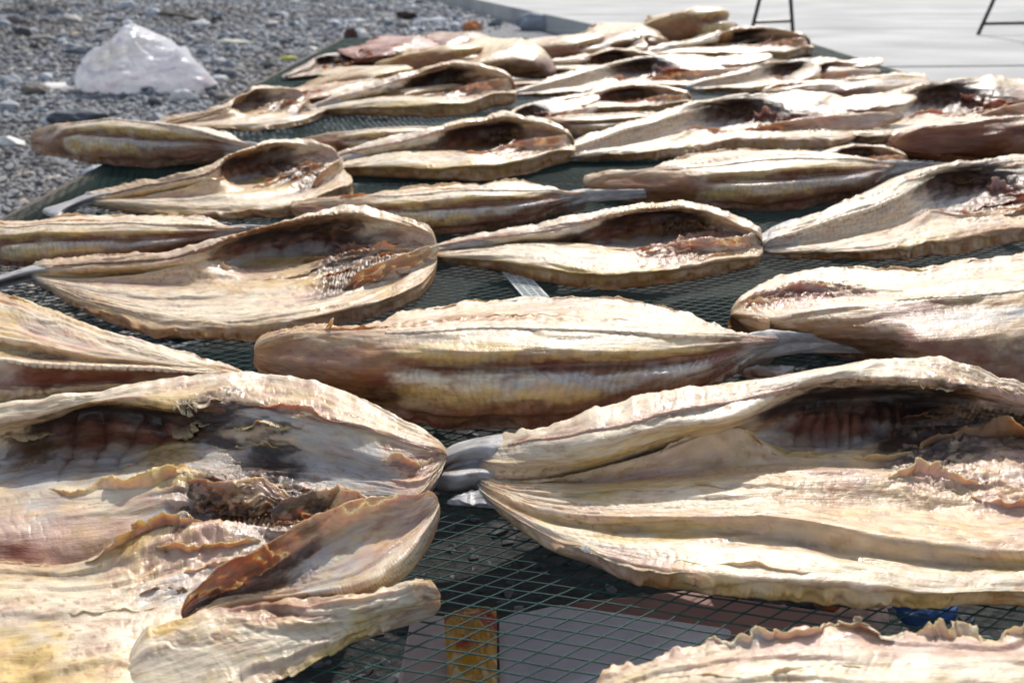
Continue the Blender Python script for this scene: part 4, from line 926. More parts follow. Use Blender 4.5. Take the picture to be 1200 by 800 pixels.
def ground_mat():
    m, nt, b = new_mat('gravel_ground'); N = nt.nodes; L = nt.links
    tc = N.new('ShaderNodeTexCoord')
    vo = N.new('ShaderNodeTexVoronoi'); vo.inputs['Scale'].default_value = 55; L.new(tc.outputs['Object'], vo.inputs['Vector'])
    nz = N.new('ShaderNodeTexNoise'); nz.inputs['Scale'].default_value = 1.3; nz.inputs['Detail'].default_value = 9; L.new(tc.outputs['Object'], nz.inputs['Vector'])
    cr = N.new('ShaderNodeValToRGB'); cr.color_ramp.elements[0].color = (.09, .10, .11, 1); cr.color_ramp.elements[1].color = (.36, .38, .41, 1)
    L.new(vo.outputs['Color'], cr.inputs['Fac'])
    c2 = N.new('ShaderNodeValToRGB'); c2.color_ramp.elements[0].position = .38; c2.color_ramp.elements[1].position = .66
    c2.color_ramp.elements[0].color = (.72, .74, .80, 1); c2.color_ramp.elements[1].color = (1.0, .93, .84, 1)
    L.new(nz.outputs['Fac'], c2.inputs['Fac'])
    mx = N.new('ShaderNodeMix'); mx.data_type = 'RGBA'; mx.blend_type = 'MULTIPLY'; mx.inputs['Factor'].default_value = 1
    L.new(cr.outputs['Color'], mx.inputs['A']); L.new(c2.outputs['Color'], mx.inputs['B']); L.new(mx.outputs['Result'], b.inputs['Base Color'])
    bp = N.new('ShaderNodeBump'); bp.inputs['Strength'].default_value = 1; bp.inputs['Distance'].default_value = .012
    inv = math_node(nt, 'SUBTRACT', 1.0, vo.outputs['Distance']); L.new(inv, bp.inputs['Height']); L.new(bp.outputs['Normal'], b.inputs['Normal'])
    b.inputs['Roughness'].default_value = .85
    return m
M['ground'] = ground_mat()

def concrete_mat():
    m, nt, b = new_mat('pale_concrete'); N = nt.nodes; L = nt.links
    tc = N.new('ShaderNodeTexCoord')
    mp = N.new('ShaderNodeMapping'); mp.inputs['Scale'].default_value = (.9, 1.2, 1); L.new(tc.outputs['Object'], mp.inputs['Vector'])
    nz = N.new('ShaderNodeTexNoise'); nz.inputs['Scale'].default_value = 1.5; nz.inputs['Detail'].default_value = 10; L.new(mp.outputs['Vector'], nz.inputs['Vector'])
    n2 = N.new('ShaderNodeTexNoise'); n2.inputs['Scale'].default_value = 90; n2.inputs['Detail'].default_value = 8; L.new(tc.outputs['Object'], n2.inputs['Vector'])
    cr = N.new('ShaderNodeValToRGB'); cr.color_ramp.elements[0].position = .32; cr.color_ramp.elements[1].position = .68
    cr.color_ramp.elements[0].color = (.34, .345, .35, 1); cr.color_ramp.elements[1].color = (.50, .50, .49, 1)
    L.new(nz.outputs['Fac'], cr.inputs['Fac'])
    mr = N.new('ShaderNodeMapRange'); mr.inputs['To Min'].default_value = .8; mr.inputs['To Max'].default_value = 1.2; L.new(n2.outputs['Fac'], mr.inputs['Value'])
    s = N.new('ShaderNodeVectorMath'); s.operation = 'SCALE'; L.new(cr.outputs['Color'], s.inputs[0]); L.new(mr.outputs[0], s.inputs['Scale'])
    L.new(s.outputs[0], b.inputs['Base Color']); b.inputs['Roughness'].default_value = .8; b.inputs['Specular IOR Level'].default_value = .2
    bp = N.new('ShaderNodeBump'); bp.inputs['Strength'].default_value = .3; bp.inputs['Distance'].default_value = .003
    L.new(n2.outputs['Fac'], bp.inputs['Height']); L.new(bp.outputs['Normal'], b.inputs['Normal'])
    return m
M['concrete'] = concrete_mat()
M['joint'] = simple('dark_joint', (.10, .10, .10), .9)

# ------------------------------------------------------------------ the drying rack: net, frame, legs
NX0, NX1, NY0, NY1 = -.81, 1.36, .12, 5.0
rack = empty('drying_rack', (.25, 3.2, 0)); tag(rack, 'long low drying rack of dark green diamond net carrying all the fish', 'rack')

def warp(P):
    x, y = P[..., 0], P[..., 1]
    o = P.copy()
    o[..., 0] += .0022 * fbm(x / .06, y / .06, 201, 3); o[..., 1] += .0022 * fbm(x / .06, y / .06, 207, 3)
    o[..., 2] += .0014 * fbm(x / .09, y / .09, 213, 3) - .0016
    return o

def strands(ang, gap, off, r):
    d = np.array([math.cos(ang), math.sin(ang)]); n = np.array([-d[1], d[0]])
    cs = [(x, y) for x in (NX0, NX1) for y in (NY0, NY1)]
    lo = min(np.dot(n, c) for c in cs); hi = max(np.dot(n, c) for c in cs)
    VV, QQ = [], []; base = 0
    for k in range(int(math.floor((lo - off) / gap)), int(math.ceil((hi - off) / gap)) + 1):
        p0 = n * (off + k * gap)
        t0, t1 = -1e9, 1e9
        for ax, (a, b) in enumerate(((NX0, NX1), (NY0, NY1))):
            ta, tb = (a - p0[ax]) / d[ax], (b - p0[ax]) / d[ax]
            t0 = max(t0, min(ta, tb)); t1 = min(t1, max(ta, tb))
        if t1 - t0 < .01: continue
        ymid = p0[1] + d[1] * (t0 + t1) / 2
        step = .012 if ymid < 1.6 else .05
        ns = max(2, int((t1 - t0) / step) + 1)
        t = np.linspace(t0, t1, ns); P = np.zeros((ns, 3)); P[:, :2] = p0 + d * t[:, None]; P[:, 2] = ZN
        P = warp(P)
        s = 5; a = np.arange(s) * 2 * PI / s
        ring = np.stack([n[0] * np.cos(a), n[1] * np.cos(a), np.sin(a)], 1) * r
        V = (P[:, None] + ring[None]).reshape(-1, 3)
        i = np.arange(ns - 1)[:, None] * s + np.arange(s)[None]; j = np.arange(ns - 1)[:, None] * s + (np.arange(s)[None] + 1) % s
        QQ.append(np.stack([i, j, j + s, i + s], 2).reshape(-1, 4) + base); VV.append(V); base += len(V)
    return np.concatenate(VV), np.concatenate(QQ)
A1, A2, GA, GB = R(-14.5), R(37), .0118, .0128
v1, q1 = strands(A1, GA, .003, .00058); v2, q2 = strands(A2, GB, .005, .00058)
# knots where the cords cross, near enough to be seen
d1 = np.array([math.cos(A1), math.sin(A1)]); n1 = np.array([-d1[1], d1[0]]); d2 = np.array([math.cos(A2), math.sin(A2)]); n2 = np.array([-d2[1], d2[0]])
Minv = np.linalg.inv(np.array([n1, n2]))
ka, kb = np.meshgrid(np.arange(-200, 400), np.arange(-300, 400))
kp = (Minv @ np.stack([(.003 + ka * GA).ravel(), (.005 + kb * GB).ravel()])).T
kp = kp[(kp[:, 0] > NX0) & (kp[:, 0] < NX1) & (kp[:, 1] > NY0) & (kp[:, 1] < 1.7)]
KP = np.zeros((len(kp), 3)); KP[:, :2] = kp; KP[:, 2] = ZN; KP = warp(KP)
octv = np.array([(1, 0, 0), (0, 1, 0), (-1, 0, 0), (0, -1, 0), (0, 0, .8), (0, 0, -.8)]) * .0014
octt = np.array([(0, 1, 4), (1, 2, 4), (2, 3, 4), (3, 0, 4), (1, 0, 5), (2, 1, 5), (3, 2, 5), (0, 3, 5)])
kv = (KP[:, None] + octv[None] * np.random.RandomState(3).uniform(.8, 1.35, (len(KP), 1, 1))).reshape(-1, 3)
b0 = len(v1) + len(v2)
kt = (np.arange(len(KP))[:, None, None] * 6 + octt[None]).reshape(-1, 3) + b0
org = np.array(rack.location)
np_mesh('net', np.concatenate([v1, v2, kv]) - org, np.concatenate([q1, q2 + len(v1)]), kt, M['net'], rack)
rel = lambda x, y, z: (x - org[0], y - org[1], z - org[2])
for nm, c, d in (('side_rail', ((NX0), 2.56, ZN - .024), (.035, 4.84, .04)), ('side_rail', (NX1, 2.56, ZN - .024), (.035, 4.84, .04)),
                 ('cross_bar', (.275, NY1, ZN - .025), (2.12, .035, .038)), ('cross_bar', (.275, 2.02, ZN - .025), (2.12, .035, .038)), ('cross_bar', (.275, 3.6, ZN - .025), (2.12, .035, .038)),
                 ('cross_bar', (.275, .14, ZN - .025), (2.12, .035, .038))):
    b = MB(); b.box(rel(*c), d); b.build(nm, M['wood'], rack, bevel=.003)
for x in (NX0 + .04, NX1 - .04):
    for y in (.2, 2.06, 3.64, 4.94):
        zb = .15 if (x > 1 and y > 4.4) else 0.0
        b = MB(); b.box(rel(x, y, (zb + ZN - .046) / 2), (.04, .04, ZN - .046 - zb)); b.build('leg', M['wood'], rack, bevel=.003)

# white woven strap tied on the net
sm = simple('white_plastic_strap', (.62, .66, .64), .5, nscale=80)
p0, p1 = np.array(net_at(596, 312, .25)), np.array(net_at(630, 350, .25)); dd = (p1 - p0); ln = np.linalg.norm(dd); ang = math.atan2(dd[1], dd[0])
b = MB(); wdt = .028; nn = np.array([-math.sin(ang), math.cos(ang), 0]); ux = dd / ln
for s in (-.5, -.17, .17, .5):
    c = (p0 + p1) / 2 + nn * s * wdt; b.box(c, (ln, .0024, .0012), rz=ang)
for k in range(int(ln / .006)):
    c = p0 + ux * (.003 + k * .006) + np.array([0, 0, .0009]); b.box(c, (.0017, wdt, .0010), rz=ang)
tag(b.build('strap', sm), 'white woven plastic strap on the green net behind the middle fish', 'strap')

# salt crystals
gm, gnt, gb = new_mat('salt'); gb.inputs['Base Color'].default_value = (.85, .87, .88, 1); gb.inputs['Roughness'].default_value = .08
gb.inputs['Transmission Weight'].default_value = .7; gb.inputs['IOR'].default_value = 1.54
def crystal(px, py, zc, r, label, seed):
    rs = np.random.RandomState(seed); a = []
    import bmesh
    bm = bmesh.new(); bmesh.ops.create_icosphere(bm, subdivisions=1, radius=r)
    for v in bm.verts: v.co *= rs.uniform(.7, 1.2); v.co.z *= .6
    me = bpy.data.meshes.new('salt_crystal'); bm.to_mesh(me); bm.free(); me.materials.append(gm)
    o = bpy.data.objects.new('salt_crystal', me); link(o); o.location = net_at(px, py, zc); tag(o, label, 'salt', 'salt crystals on the fish')
crystal(686, 643, 1.95, .0042, 'large clear salt crystal on the lower edge of the right foreground fish', 1)
crystal(687, 441, 5.2, .0040, 'clear salt crystal on the shaded flank of the middle fish', 2)

# ------------------------------------------------------------------ ground, gravel, pavement
gs = 200.0
V = [(-gs, -gs, 0), (gs, -gs, 0), (gs, gs, 0), (-gs, gs, 0)]
tag(np_mesh('ground', V, [(0, 1, 2, 3)], None, M['ground'], smooth=False), kind='structure')
tag(np_mesh('rack_shade_sheet', [(-.95, -.3, .004), (1.75, -.3, .004), (1.6, 3.2, .004), (-.95, 3.2, .004)], [(0, 1, 2, 3)], None, simple('painted_rack_shade', (.016, .018, .018), .8, nscale=60, var=.6, bump=.8), smooth=False), kind='structure')  # dark sheet over the ground, standing in for the shade under rack and fish
KX = lambda y: .681 + (8.315 - y) * .2554          # the kerb line
PZ = .15
ya, yb = -30.0, 120.0
pv = [(KX(ya), ya), (150, ya), (150, yb), (KX(yb), yb)]
ch = .02
top = [(x, y, PZ) for x, y in pv]; bot = [(x, y, -.05) for x, y in pv]
tag(np_mesh('pavement', top + bot, [(0, 1, 2, 3), (4, 0, 3, 7), (0, 4, 5, 1), (1, 5, 6, 2), (2, 6, 7, 3)], None, M['concrete'], smooth=False), kind='structure')
def pav(px, py): return np.array(at(px, py, PZ + .004))
def joint(p, q, w):
    p = np.array(p); q = np.array(q); d = (q - p) / np.linalg.norm(q - p); n = np.array([-d[1], d[0], 0]) * w / 2
    return [p - n, q - n, q + n, p + n]
jv, jq = [], []
for a_, b_, w in ((pav(1030, 78), pav(1500, 74), .030), (pav(915, 50), pav(1030, 78), .018), (pav(640, 36), pav(1500, 30), .022), (pav(600, 18), pav(1500, 15.5), .020)):
    k = len(jv); jv += joint(a_, b_, w); jq.append((k, k + 1, k + 2, k + 3))
for i in range(len(jv)): jv[i] = np.array(jv[i]) + np.array([0, 0, .001 * (i // 4)])
tag(np_mesh('pavement_joints', jv, jq, None, M['joint'], smooth=False), kind='structure')

ICO_V = None
def ico(sub=0):
    import bmesh
    bm = bmesh.new(); bmesh.ops.create_icosphere(bm, subdivisions=sub + 1, radius=1.0)
    v = np.array([x.co[:] for x in bm.verts]); f = np.array([[y.index for y in x.verts] for x in bm.faces]); bm.free()
    return v, f
def gravel(n, sampler, smin, smax, seed, name, sub=0, dark=1.0):
    rs = np.random.RandomState(seed); iv, it = ico(sub)
    P = sampler(rs, n); n = len(P)
    s = smin * (smax / smin) ** (rs.rand(n) ** 2.2); s = np.where(rs.rand(n) > .985, s * 2.4, s)
    s = s * np.clip(.6 + .35 * P[:, 1] / 3.0, .8, 2.0)
    shape = np.stack([rs.uniform(.8, 1.5, n), rs.uniform(.7, 1.2, n), rs.uniform(.4, .8, n)], 1)
    V = iv[None] * rs.uniform(.72, 1.2, (n, len(iv), 1)) * shape[:, None] * s[:, None, None]
    a = rs.rand(n) * 2 * PI; t = rs.normal(0, .4, n)
    x, y, z = V[..., 0], V[..., 1], V[..., 2]
    y2 = y * np.cos(t)[:, None] - z * np.sin(t)[:, None]; z2 = y * np.sin(t)[:, None] + z * np.cos(t)[:, None]
    x2 = x * np.cos(a)[:, None] - y2 * np.sin(a)[:, None]; y3 = x * np.sin(a)[:, None] + y2 * np.cos(a)[:, None]
    V = np.stack([x2 + P[:, :1], y3 + P[:, 1:2], z2 + (s * .28)[:, None]], 2)
    T = (np.arange(n)[:, None, None] * len(iv) + it[None]).reshape(-1, 3)
    g = .10 + .32 * rs.rand(n) ** 1.6; c = np.stack([g * .92, g * .99, g * 1.09], 1)
    w = rs.rand(n); c[w > .965] = np.array([.62, .60, .57]); m2 = (w > .90) & (w <= .965); c[m2] *= np.array([1.5, 1.2, .95]); m3 = (w > .80) & (w <= .90); c[m3] *= np.array([1.15, 1.02, .9])
    lf = fbm(P[:, 0] / 1.6, P[:, 1] / 2.2, seed + 3, 3); c = c * (1 + .35 * lf)[:, None]; bw = np.clip(sstep(.1, .5, lf * -1), 0, 1)[:, None] * .6; c = c * (1 - bw) + c * np.array([1.15, .95, .75]) * .8 * bw
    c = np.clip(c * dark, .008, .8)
    o = np_mesh(name, V.reshape(-1, 3), None, T, M['stone'], smooth=False, colors=np.repeat(c, len(iv), axis=0))
    return tag(o, kind='stuff')
def wedge(rs, n):
    y = 1.2 + 18 * rs.rand(n) ** 1.9; x = -.55 - .05 * y + (rs.rand(n) * 1.05 - 1.0) * (.42 * y + .2)
    x = np.where(y > 3.5, x + rs.rand(n) * (y - 3.5) * .12, x)
    k = (x < KX(y) - .05)
    return np.stack([x, y], 1)[k]
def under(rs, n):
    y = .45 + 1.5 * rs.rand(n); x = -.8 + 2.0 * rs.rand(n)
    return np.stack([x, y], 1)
tag(gravel(42000, wedge, .006, .020, 5, 'gravel'), 'loose grey gravel left of the rack and behind it')
tag(gravel(230, wedge, .026, .050, 9, 'pebbles', sub=1), 'scattered larger pebbles lying on the gravel')
tag(gravel(9000, under, .005, .015, 6, 'gravel', dark=.2), 'loose gravel below the net, coloured dark for the shade')  # stone colours darkened to paint in the shade below the net

def rock(px, py, w, h, d, c, label, seed, kind='stone', zb=0.0):
    rs = np.random.RandomState(seed); iv, it = ico(2)
    n = fbm(iv[:, 0] * 1.2 + seed, iv[:, 1] * 1.2 + iv[:, 2], seed, 3)
    V = iv * (1 + .35 * n)[:, None] * np.array([w / 2, d / 2, h / 2]); V[:, 2] += h * .35
    p = at(px, py, zb)
    cc = np.tile(np.array(c), (len(V), 1)) * (1 + .3 * fbm(iv[:, 0] * 4, iv[:, 1] * 4 + iv[:, 2] * 3, seed + 3, 3))[:, None]
    o = np_mesh('rock' if kind == 'stone' else 'debris', V, None, it, M['stone'], smooth=False, colors=np.clip(cc, 0.01, .85)); o.location = p
    return tag(o, label, kind)
rock(86, 148, .24, .085, .14, (.085, .10, .12), 'dark blue grey rock on the gravel in front of the plastic bag', 1)
rock(42, 110, .15, .06, .10, (.20, .17, .14), 'flat tan stone on the gravel left of the plastic bag', 2)
rock(82, 28, .30, .10, .18, (.40, .38, .35), 'pale slab of stone behind the plastic bag', 3)
rock(234, 33, .20, .09, .12, (.70, .70, .70), 'white stone on the gravel right of the bag top', 4)
rock(53, 48, .26, .05, .12, (.34, .31, .27), 'long pale stone at the left behind the bag', 5)
rock(272, 52, .34, .04, .22, (.48, .46, .38), 'pale washed out patch of flat stone right of the bag', 6)
rock(337, 71, .11, .035, .07, (.62, .58, .10), 'small yellow scrap on the gravel by the net corner', 7, 'litter')
rock(150, 12, .25, .13, .16, (.50, .52, .56), 'grey white lump of rubble above the bag', 8)
rock(178, 19, .20, .10, .14, (.50, .52, .56), 'pale lump of rubble beside the brown stick', 9)
rock(478, 23, .20, .12, .14, (.05, .032, .028), 'dark brown scrap on the gravel before the kerb', 10, 'litter')
rock(505, 27, .34, .05, .10, (.66, .68, .72), 'crumpled white plastic scrap next to the dark brown scrap', 11, 'litter')
rock(420, 27, .26, .05, .14, (.6, .6, .6), 'flat white scrap on the far gravel', 12, 'litter')
rock(554, 37, .16, .11, .10, (.62, .22, .08), 'orange scrap at the foot of the kerb', 13, 'litter')
rock(545, 35, .14, .10, .10, (.72, .68, .66), 'white scrap at the foot of the kerb beside the orange one', 14, 'litter')
rock(412, 50, .11, .15, .10, (.09, .04, .03), 'dark red lump standing behind the net corner', 15, 'litter')
rock(424, 46, .10, .10, .09, (.72, .70, .66), 'white lump beside the dark red one', 16, 'litter')
rock(628, 36, .45, .18, .16, (.28, .31, .36), 'bluish grey heap of rubble against the kerb', 17, 'rubble')
rock(215, 119, .13, .07, .09, (.74, .72, .68), 'white shell lump on the gravel between bag and fish', 18, 'litter')
b = MB(); a_ = np.array(at(178, 14, .03)); c_ = np.array(at(252, 27, .02)); b.tube([a_, a_ * .6 + c_ * .4 + np.array([0, 0, .01]), c_], [.025, .022, .016], 7)
tag(b.build('stick', M['wood'], smooth=True), 'brown stick lying on the gravel behind the bag', 'stick')

# ------------------------------------------------------------------ plastic bag
def bag():
    nu, nv = 150, 90
    c = np.array(at(174, 105, 0)); W = .385; D = .20
    px = 173.0 / .74                         # photo pixels per metre there
    prof_x = np.array([88, 96, 108, 128, 145, 152, 160, 168, 184, 200, 214, 222, 228, 250, 262]); prof_y = np.array([74, 60, 55, 52, 46, 36, 28, 33, 40, 47, 57, 52, 62, 78, 94])
    a = np.linspace(0, 2 * PI, nu, endpoint=False); t = np.linspace(0, 1, nv)
    AA, TT = np.meshgrid(a, t)
    # from the ground ring (t=0) up over the ridge line (t=1 at the middle)
    rx = np.cos(AA); ry = np.sin(AA)
    bulge = np.cos(TT * PI / 2) ** .55
    X = rx * W * (.15 + .85 * bulge) ; Y = ry * D * bulge
    xs = 174 + X / .74 * 173
    hh = np.interp(xs, prof_x, (106 - prof_y) / px * 1.02)
    Z = hh * np.sin(TT * PI / 2) ** .75
    ang = np.arctan2(Y, X); 
    n = ridged(X / .20 + .5 * Z / .1 + .3 * fbm(X / .1, Z / .1, 331, 2), (Z - .5 * X + .6 * Y) / .085, 301, 3); n2 = fbm(X / .07, (Z + Y * .7) / .07, 307, 5, .6)
    k = (1 + .12 * n * np.clip(TT * 4 + .25, 0, 1)); Y = Y * (k + .08 * n2) - .016 * n * np.clip(-ry, 0, 1); X = X * (1 + .02 * n2); Z = np.maximum(Z * (1 + .05 * n) + .004 * n2, .003)
    zp, xp = .33, -.05
    th = np.arctan2(X - xp, zp - Z + .03); rr_ = np.hypot(X - xp, zp - Z)
    fo = ridged(th * 2.6 + .5 * fbm(rr_ / .12, th, 341, 2), rr_ / .35, 343, 2); front = np.clip(-ry, 0, 1) * np.clip(TT * 5, 0, 1)
    Y = Y - .040 * fo * front * np.clip(rr_ / .12, .15, 1); Z = np.maximum(Z + .010 * fo * np.clip(TT * 3, 0, 1) * (1 - front * .5), .003)
    V = np.stack([X, Y, Z], 2)
    ii = np.arange(nu * nv).reshape(nv, nu); jj = np.roll(ii, -1, 1)
    q = np.stack([ii[:-1], jj[:-1], jj[1:], ii[1:]], 2).reshape(-1, 4)
    base = np.array([(.86, .86, .90)]); col_ = np.tile(base, (nu * nv, 1))
    pk = (sstep(.13, .03, Z) * sstep(-.1, .4, fbm(X / .12 + 2, Z / .06, 311, 3)) * (ry < 0)).ravel()[:, None] * .55
    col_ = col_ * (1 - pk) + np.array([.55, .30, .36]) * pk
    yl = (sstep(.10, .16, Z) * sstep(.1, .5, fbm(X / .15, Z / .05, 317, 3))).ravel()[:, None] * .35
    col_ = col_ * (1 - yl) + np.array([.66, .60, .45]) * yl
    m, nt, bb = new_mat('bag_film'); N = nt.nodes; L = nt.links
    vc = N.new('ShaderNodeVertexColor'); vc.layer_name = 'Col'; L.new(vc.outputs['Color'], bb.inputs['Base Color'])
    bb.inputs['Roughness'].default_value = .3
    tr = N.new('ShaderNodeBsdfTranslucent'); L.new(vc.outputs['Color'], tr.inputs['Color'])
    mx = N.new('ShaderNodeMixShader'); mx.inputs['Fac'].default_value = .6
    L.new(bb.outputs[0], mx.inputs[1]); L.new(tr.outputs[0], mx.inputs[2]); tp = N.new('ShaderNodeBsdfTransparent'); m2 = N.new('ShaderNodeMixShader'); nz = N.new('ShaderNodeTexNoise'); nz.inputs['Scale'].default_value = 14; nz.inputs['Detail'].default_value = 6; nz.inputs['Distortion'].default_value = 1.5
    tcb = N.new('ShaderNodeTexCoord'); L.new(tcb.outputs['Object'], nz.inputs['Vector'])
    mrb = N.new('ShaderNodeMapRange'); mrb.inputs['From Min'].default_value = .3; mrb.inputs['From Max'].default_value = .7; mrb.inputs['To Min'].default_value = .14; mrb.inputs['To Max'].default_value = .02; L.new(nz.outputs['Fac'], mrb.inputs['Value'])
    L.new(mrb.outputs[0], m2.inputs['Fac']); L.new(mx.outputs[0], m2.inputs[1]); L.new(tp.outputs[0], m2.inputs[2]); L.new(m2.outputs[0], nt.nodes['Material Output'].inputs['Surface'])
    o = np_mesh('plastic_bag', V.reshape(-1, 3), q, None, m, colors=col_); o.location = (c[0], c[1], 0)
    tag(o, 'crumpled white plastic bag lying on the grey gravel', 'bag')
bag()

# ------------------------------------------------------------------ things below the net
carton_m = simple('lilac_grey_card', (.66, .62, .68), .6, nscale=18, var=.12)
board_m = simple('brown_card', (.27, .14, .115), .7, nscale=14, var=.2)
pink_m = simple('pale_pink_card', (.6, .47, .44), .65, nscale=25, var=.2)
def crate(name, corners_px, ztop, zbot, m, label, cat, tilt=0.0):
    P = [np.array(at(x, y, ztop)) for x, y in corners_px]
    v = [tuple(p) for p in P] + [(p[0], p[1], zbot) for p in P]
    o = np_mesh(name, v, [(0, 1, 2, 3), (0, 4, 5, 1), (1, 5, 6, 2), (2, 6, 7, 3), (3, 7, 4, 0), (7, 6, 5, 4)], None, m, smooth=False)
    bv = o.modifiers.new('b', 'BEVEL'); bv.width = .004; bv.segments = 2
    return tag(o, label, cat)
crate('carton', [(588, 830), (585, 722), (655, 706), (860, 735), (800, 860)][:4], .16, .0, carton_m, 'lilac grey carton standing on the ground under the net', 'carton')
crate('carton_board', [(870, 850), (668, 704), (800, 690), (1010, 720)], .150, .0, board_m, 'dark brown carton in the shade under the right foreground fish', 'carton')
crate('carton', [(455, 850), (482, 716), (524, 720), (522, 850)], .14, .0, pink_m, 'pale pinkish carton under the net below the bony cheek', 'carton')

def packet():
    m, nt, bb = new_mat('snack_packet_film'); N = nt.nodes; L = nt.links
    vc = N.new('ShaderNodeVertexColor'); vc.layer_name = 'Col'; L.new(vc.outputs['Color'], bb.inputs['Base Color']); bb.inputs['Roughness'].default_value = .25
    p = [np.array(at(x, y, z)) for x, y, z in ((520, 722, .17), (582, 716, .17), (583, 830, .17), (528, 830, .17))]
    n = 60; s, t = np.meshgrid(np.linspace(0, 1, n), np.linspace(0, 1, n))
    V = ((p[0] * ((1 - s) * (1 - t))[..., None]) + p[1] * (s * (1 - t))[..., None] + p[2] * (s * t)[..., None] + p[3] * ((1 - s) * t)[..., None])
    puff = np.sin(PI * s) ** .5 * np.sin(PI * np.clip(t, .02, .98)) ** .3
    V[..., 2] += .012 * puff + .004 * ridged(s * 3, t * 5, 401, 3)
    c = np.zeros((n, n, 3)); c[:] = (.62, .30, .03)
    r1 = sstep(.05, .25, fbm(s * 2.2 + .5 * np.sin(t * 5), t * 5, 405, 3)) * win(t, .05, .5, .06); c = c * (1 - r1[..., None]) + np.array([.45, .035, .02]) * r1[..., None]
    r2 = sstep(.25, .4, fbm(s * 4, t * 8, 409, 3)) * win(t, .55, .8, .05); c = c * (1 - r2[..., None]) + np.array([.75, .55, .30]) * r2[..., None]
    ii = np.arange(n * n).reshape(n, n); q = np.stack([ii[:-1, :-1], ii[1:, :-1], ii[1:, 1:], ii[:-1, 1:]], 2).reshape(-1, 4)
    B = V.copy(); B[..., 2] -= .014 * puff + .003
    q2 = q[:, ::-1] + n * n
    bd = np.concatenate([ii[0, :], ii[1:, -1], ii[-1, ::-1][1:], ii[::-1, 0][1:]]); bn = np.roll(bd, -1)
    q3 = np.stack([bd, bn, bn + n * n, bd + n * n], 1)[:-1]
    o = np_mesh('snack_packet', np.concatenate([V.reshape(-1, 3), B.reshape(-1, 3)]), np.concatenate([q, q2, q3]), None, m, colors=np.concatenate([c.reshape(-1, 3)] * 2))
    tag(o, 'orange and red snack packet lying under the net beside the lilac carton', 'packet')
packet()
rock(1088, 724, .07, .03, .04, (.02, .07, .22), 'blue plastic scrap under the net at the right', 31, 'litter', .05)
rock(992, 712, .06, .03, .05, (.45, .16, .06), 'orange brown scrap under the net left of the blue one', 32, 'litter', .08)
rock(1010, 728, .05, .03, .05, (.5, .32, .26), 'pinkish scrap under the net between orange and blue', 33, 'litter', .08)

# ------------------------------------------------------------------ steel trestles on the pavement, table far left
def trestle(fl, fr, tl, tr, bar_l, bar_r, label, h=.72):
    P = lambda px, py: np.array(at(px, py, PZ))
    a = P(*fl); c = P(*fr); yy = (a[1] + c[1]) / 2; sc_ = math.hypot(yy, HC - PZ) 
    e = empty('trestle', (float((a[0] + c[0]) / 2), float(yy), PZ)); tag(e, label, 'trestle', 'steel trestles on the pavement')
    w = (c[0] - a[0]) / 2; k = w * (tr[0] - tl[0]) / (fr[0] - fl[0]) if tr else w * .7
    hv = .24; slope = (w - k) / hv
    xt = w - slope * h
    for s in (-1, 1):
        b = MB(); b.tube([(s * w, 0, 0), (s * xt, 0, h)], .014, 8); b.build('leg', M['steel'], e)
    zb = .075; b = MB(); b.tube([(-(w - slope * zb), 0, zb), (w - slope * zb, 0, zb + .01)], .012, 8); b.build('cross_bar', M['steel'], e)
    b = MB(); b.box((0, 0, h + .012), (abs(xt) * 2 + .14, .05, .03)); b.build('top_beam', M['steel'], e)
    return e
trestle((883, 40), (926, 38), (890, 0), (921, 0), 28, 28, 'thin black steel trestle on the pavement behind the last fish')
trestle((1146, 41), (1262, 41), (1158, 0), (1250, 0), 24, 24, 'thin black steel trestle cut by the upper right corner')
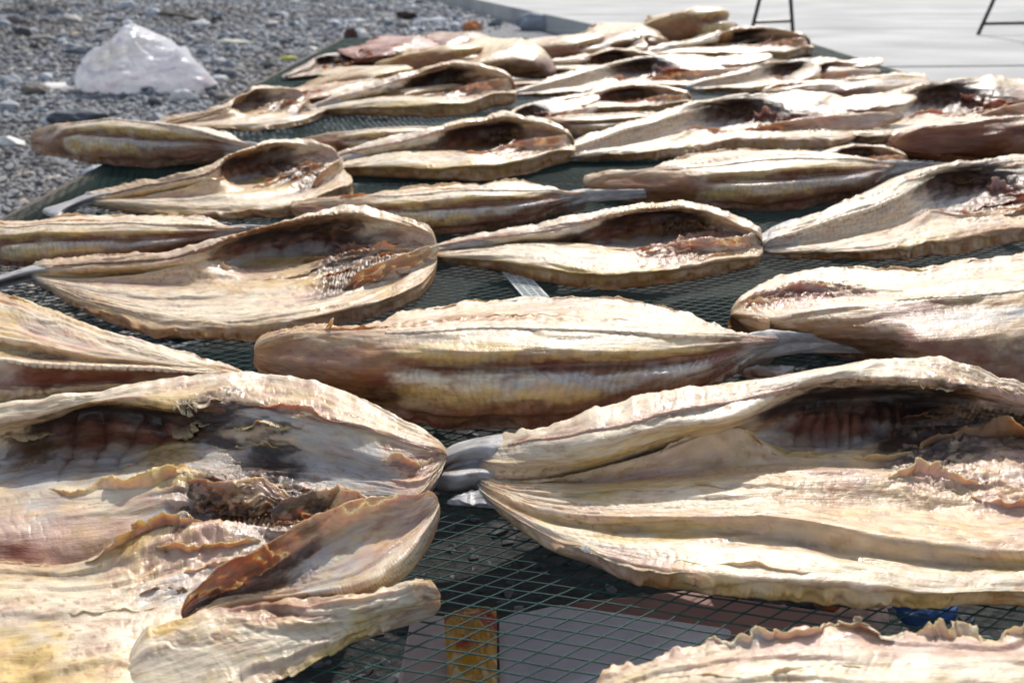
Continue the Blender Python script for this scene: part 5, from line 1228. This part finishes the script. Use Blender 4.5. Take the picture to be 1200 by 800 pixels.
def far_table():
    a = np.array(at(20, 12, 0)); e = empty('bench', (float(a[0]) - .55, float(a[1]) + .1, 0)); tag(e, 'low bench with thin pale legs at the upper left corner', 'bench')
    pm = simple('pale_bench_board', (.5, .47, .42), .6)
    for x, y, lx in ((.55, -.1, .52), (.92, -.45, .80), (-.9, -.1, -.86), (-.6, -.45, -.6)):
        b = MB(); b.tube([(x, y, 0), (lx, y + .03, .42)], .018, 8); b.build('leg', simple('bench_leg', (.42, .38, .33), .5), e)
    b = MB(); b.box((0, -.25, .44), (2.1, .55, .04)); b.build('seat', pm, e, bevel=.005)
far_table()

# ------------------------------------------------------------------ light and camera
w = bpy.data.worlds.new('World'); sc.world = w; w.use_nodes = True
nt = w.node_tree; bg = nt.nodes['Background']
sky = nt.nodes.new('ShaderNodeTexSky'); sky.sky_type = 'NISHITA'; sky.sun_disc = False
SUN_EL, SUN_AZ = R(44), R(14)
sky.sun_elevation = SUN_EL; sky.sun_rotation = SUN_AZ; sky.air_density = 1.0; sky.dust_density = 2.0; sky.ozone_density = 1.0
hs = nt.nodes.new('ShaderNodeHueSaturation'); hs.inputs['Saturation'].default_value = .62; nt.links.new(sky.outputs['Color'], hs.inputs['Color']); nt.links.new(hs.outputs['Color'], bg.inputs['Color']); bg.inputs['Strength'].default_value = .16
from mathutils import Vector
sd = bpy.data.lights.new('sun', 'SUN'); sd.energy = 3.6; sd.angle = R(.55); sd.color = (1.0, .95, .87)
so = bpy.data.objects.new('sun', sd); link(so)
to = Vector((math.sin(SUN_AZ) * math.cos(SUN_EL), math.cos(SUN_AZ) * math.cos(SUN_EL), math.sin(SUN_EL)))
so.rotation_euler = (-to).to_track_quat('-Z', 'Y').to_euler(); so.location = (2, 8, 6)

cd = bpy.data.cameras.new('camera'); cam = bpy.data.objects.new('camera', cd); link(cam)
cam.location = (0, 0, HC); cam.rotation_euler = (PI / 2 - PITCH, 0, 0)
cd.sensor_width = 36; cd.lens = 36 * F / 1200; cd.clip_start = .05; cd.clip_end = 600
cd.dof.use_dof = True; cd.dof.focus_distance = .86; cd.dof.aperture_fstop = 10
sc.camera = cam
sc.view_settings.view_transform = 'Standard'; sc.view_settings.look = 'None'; sc.view_settings.exposure = .06; sc.view_settings.gamma = 1.0
sc.cycles.use_denoising = True; sc.cycles.max_bounces = 6; sc.cycles.sample_clamp_indirect = 4
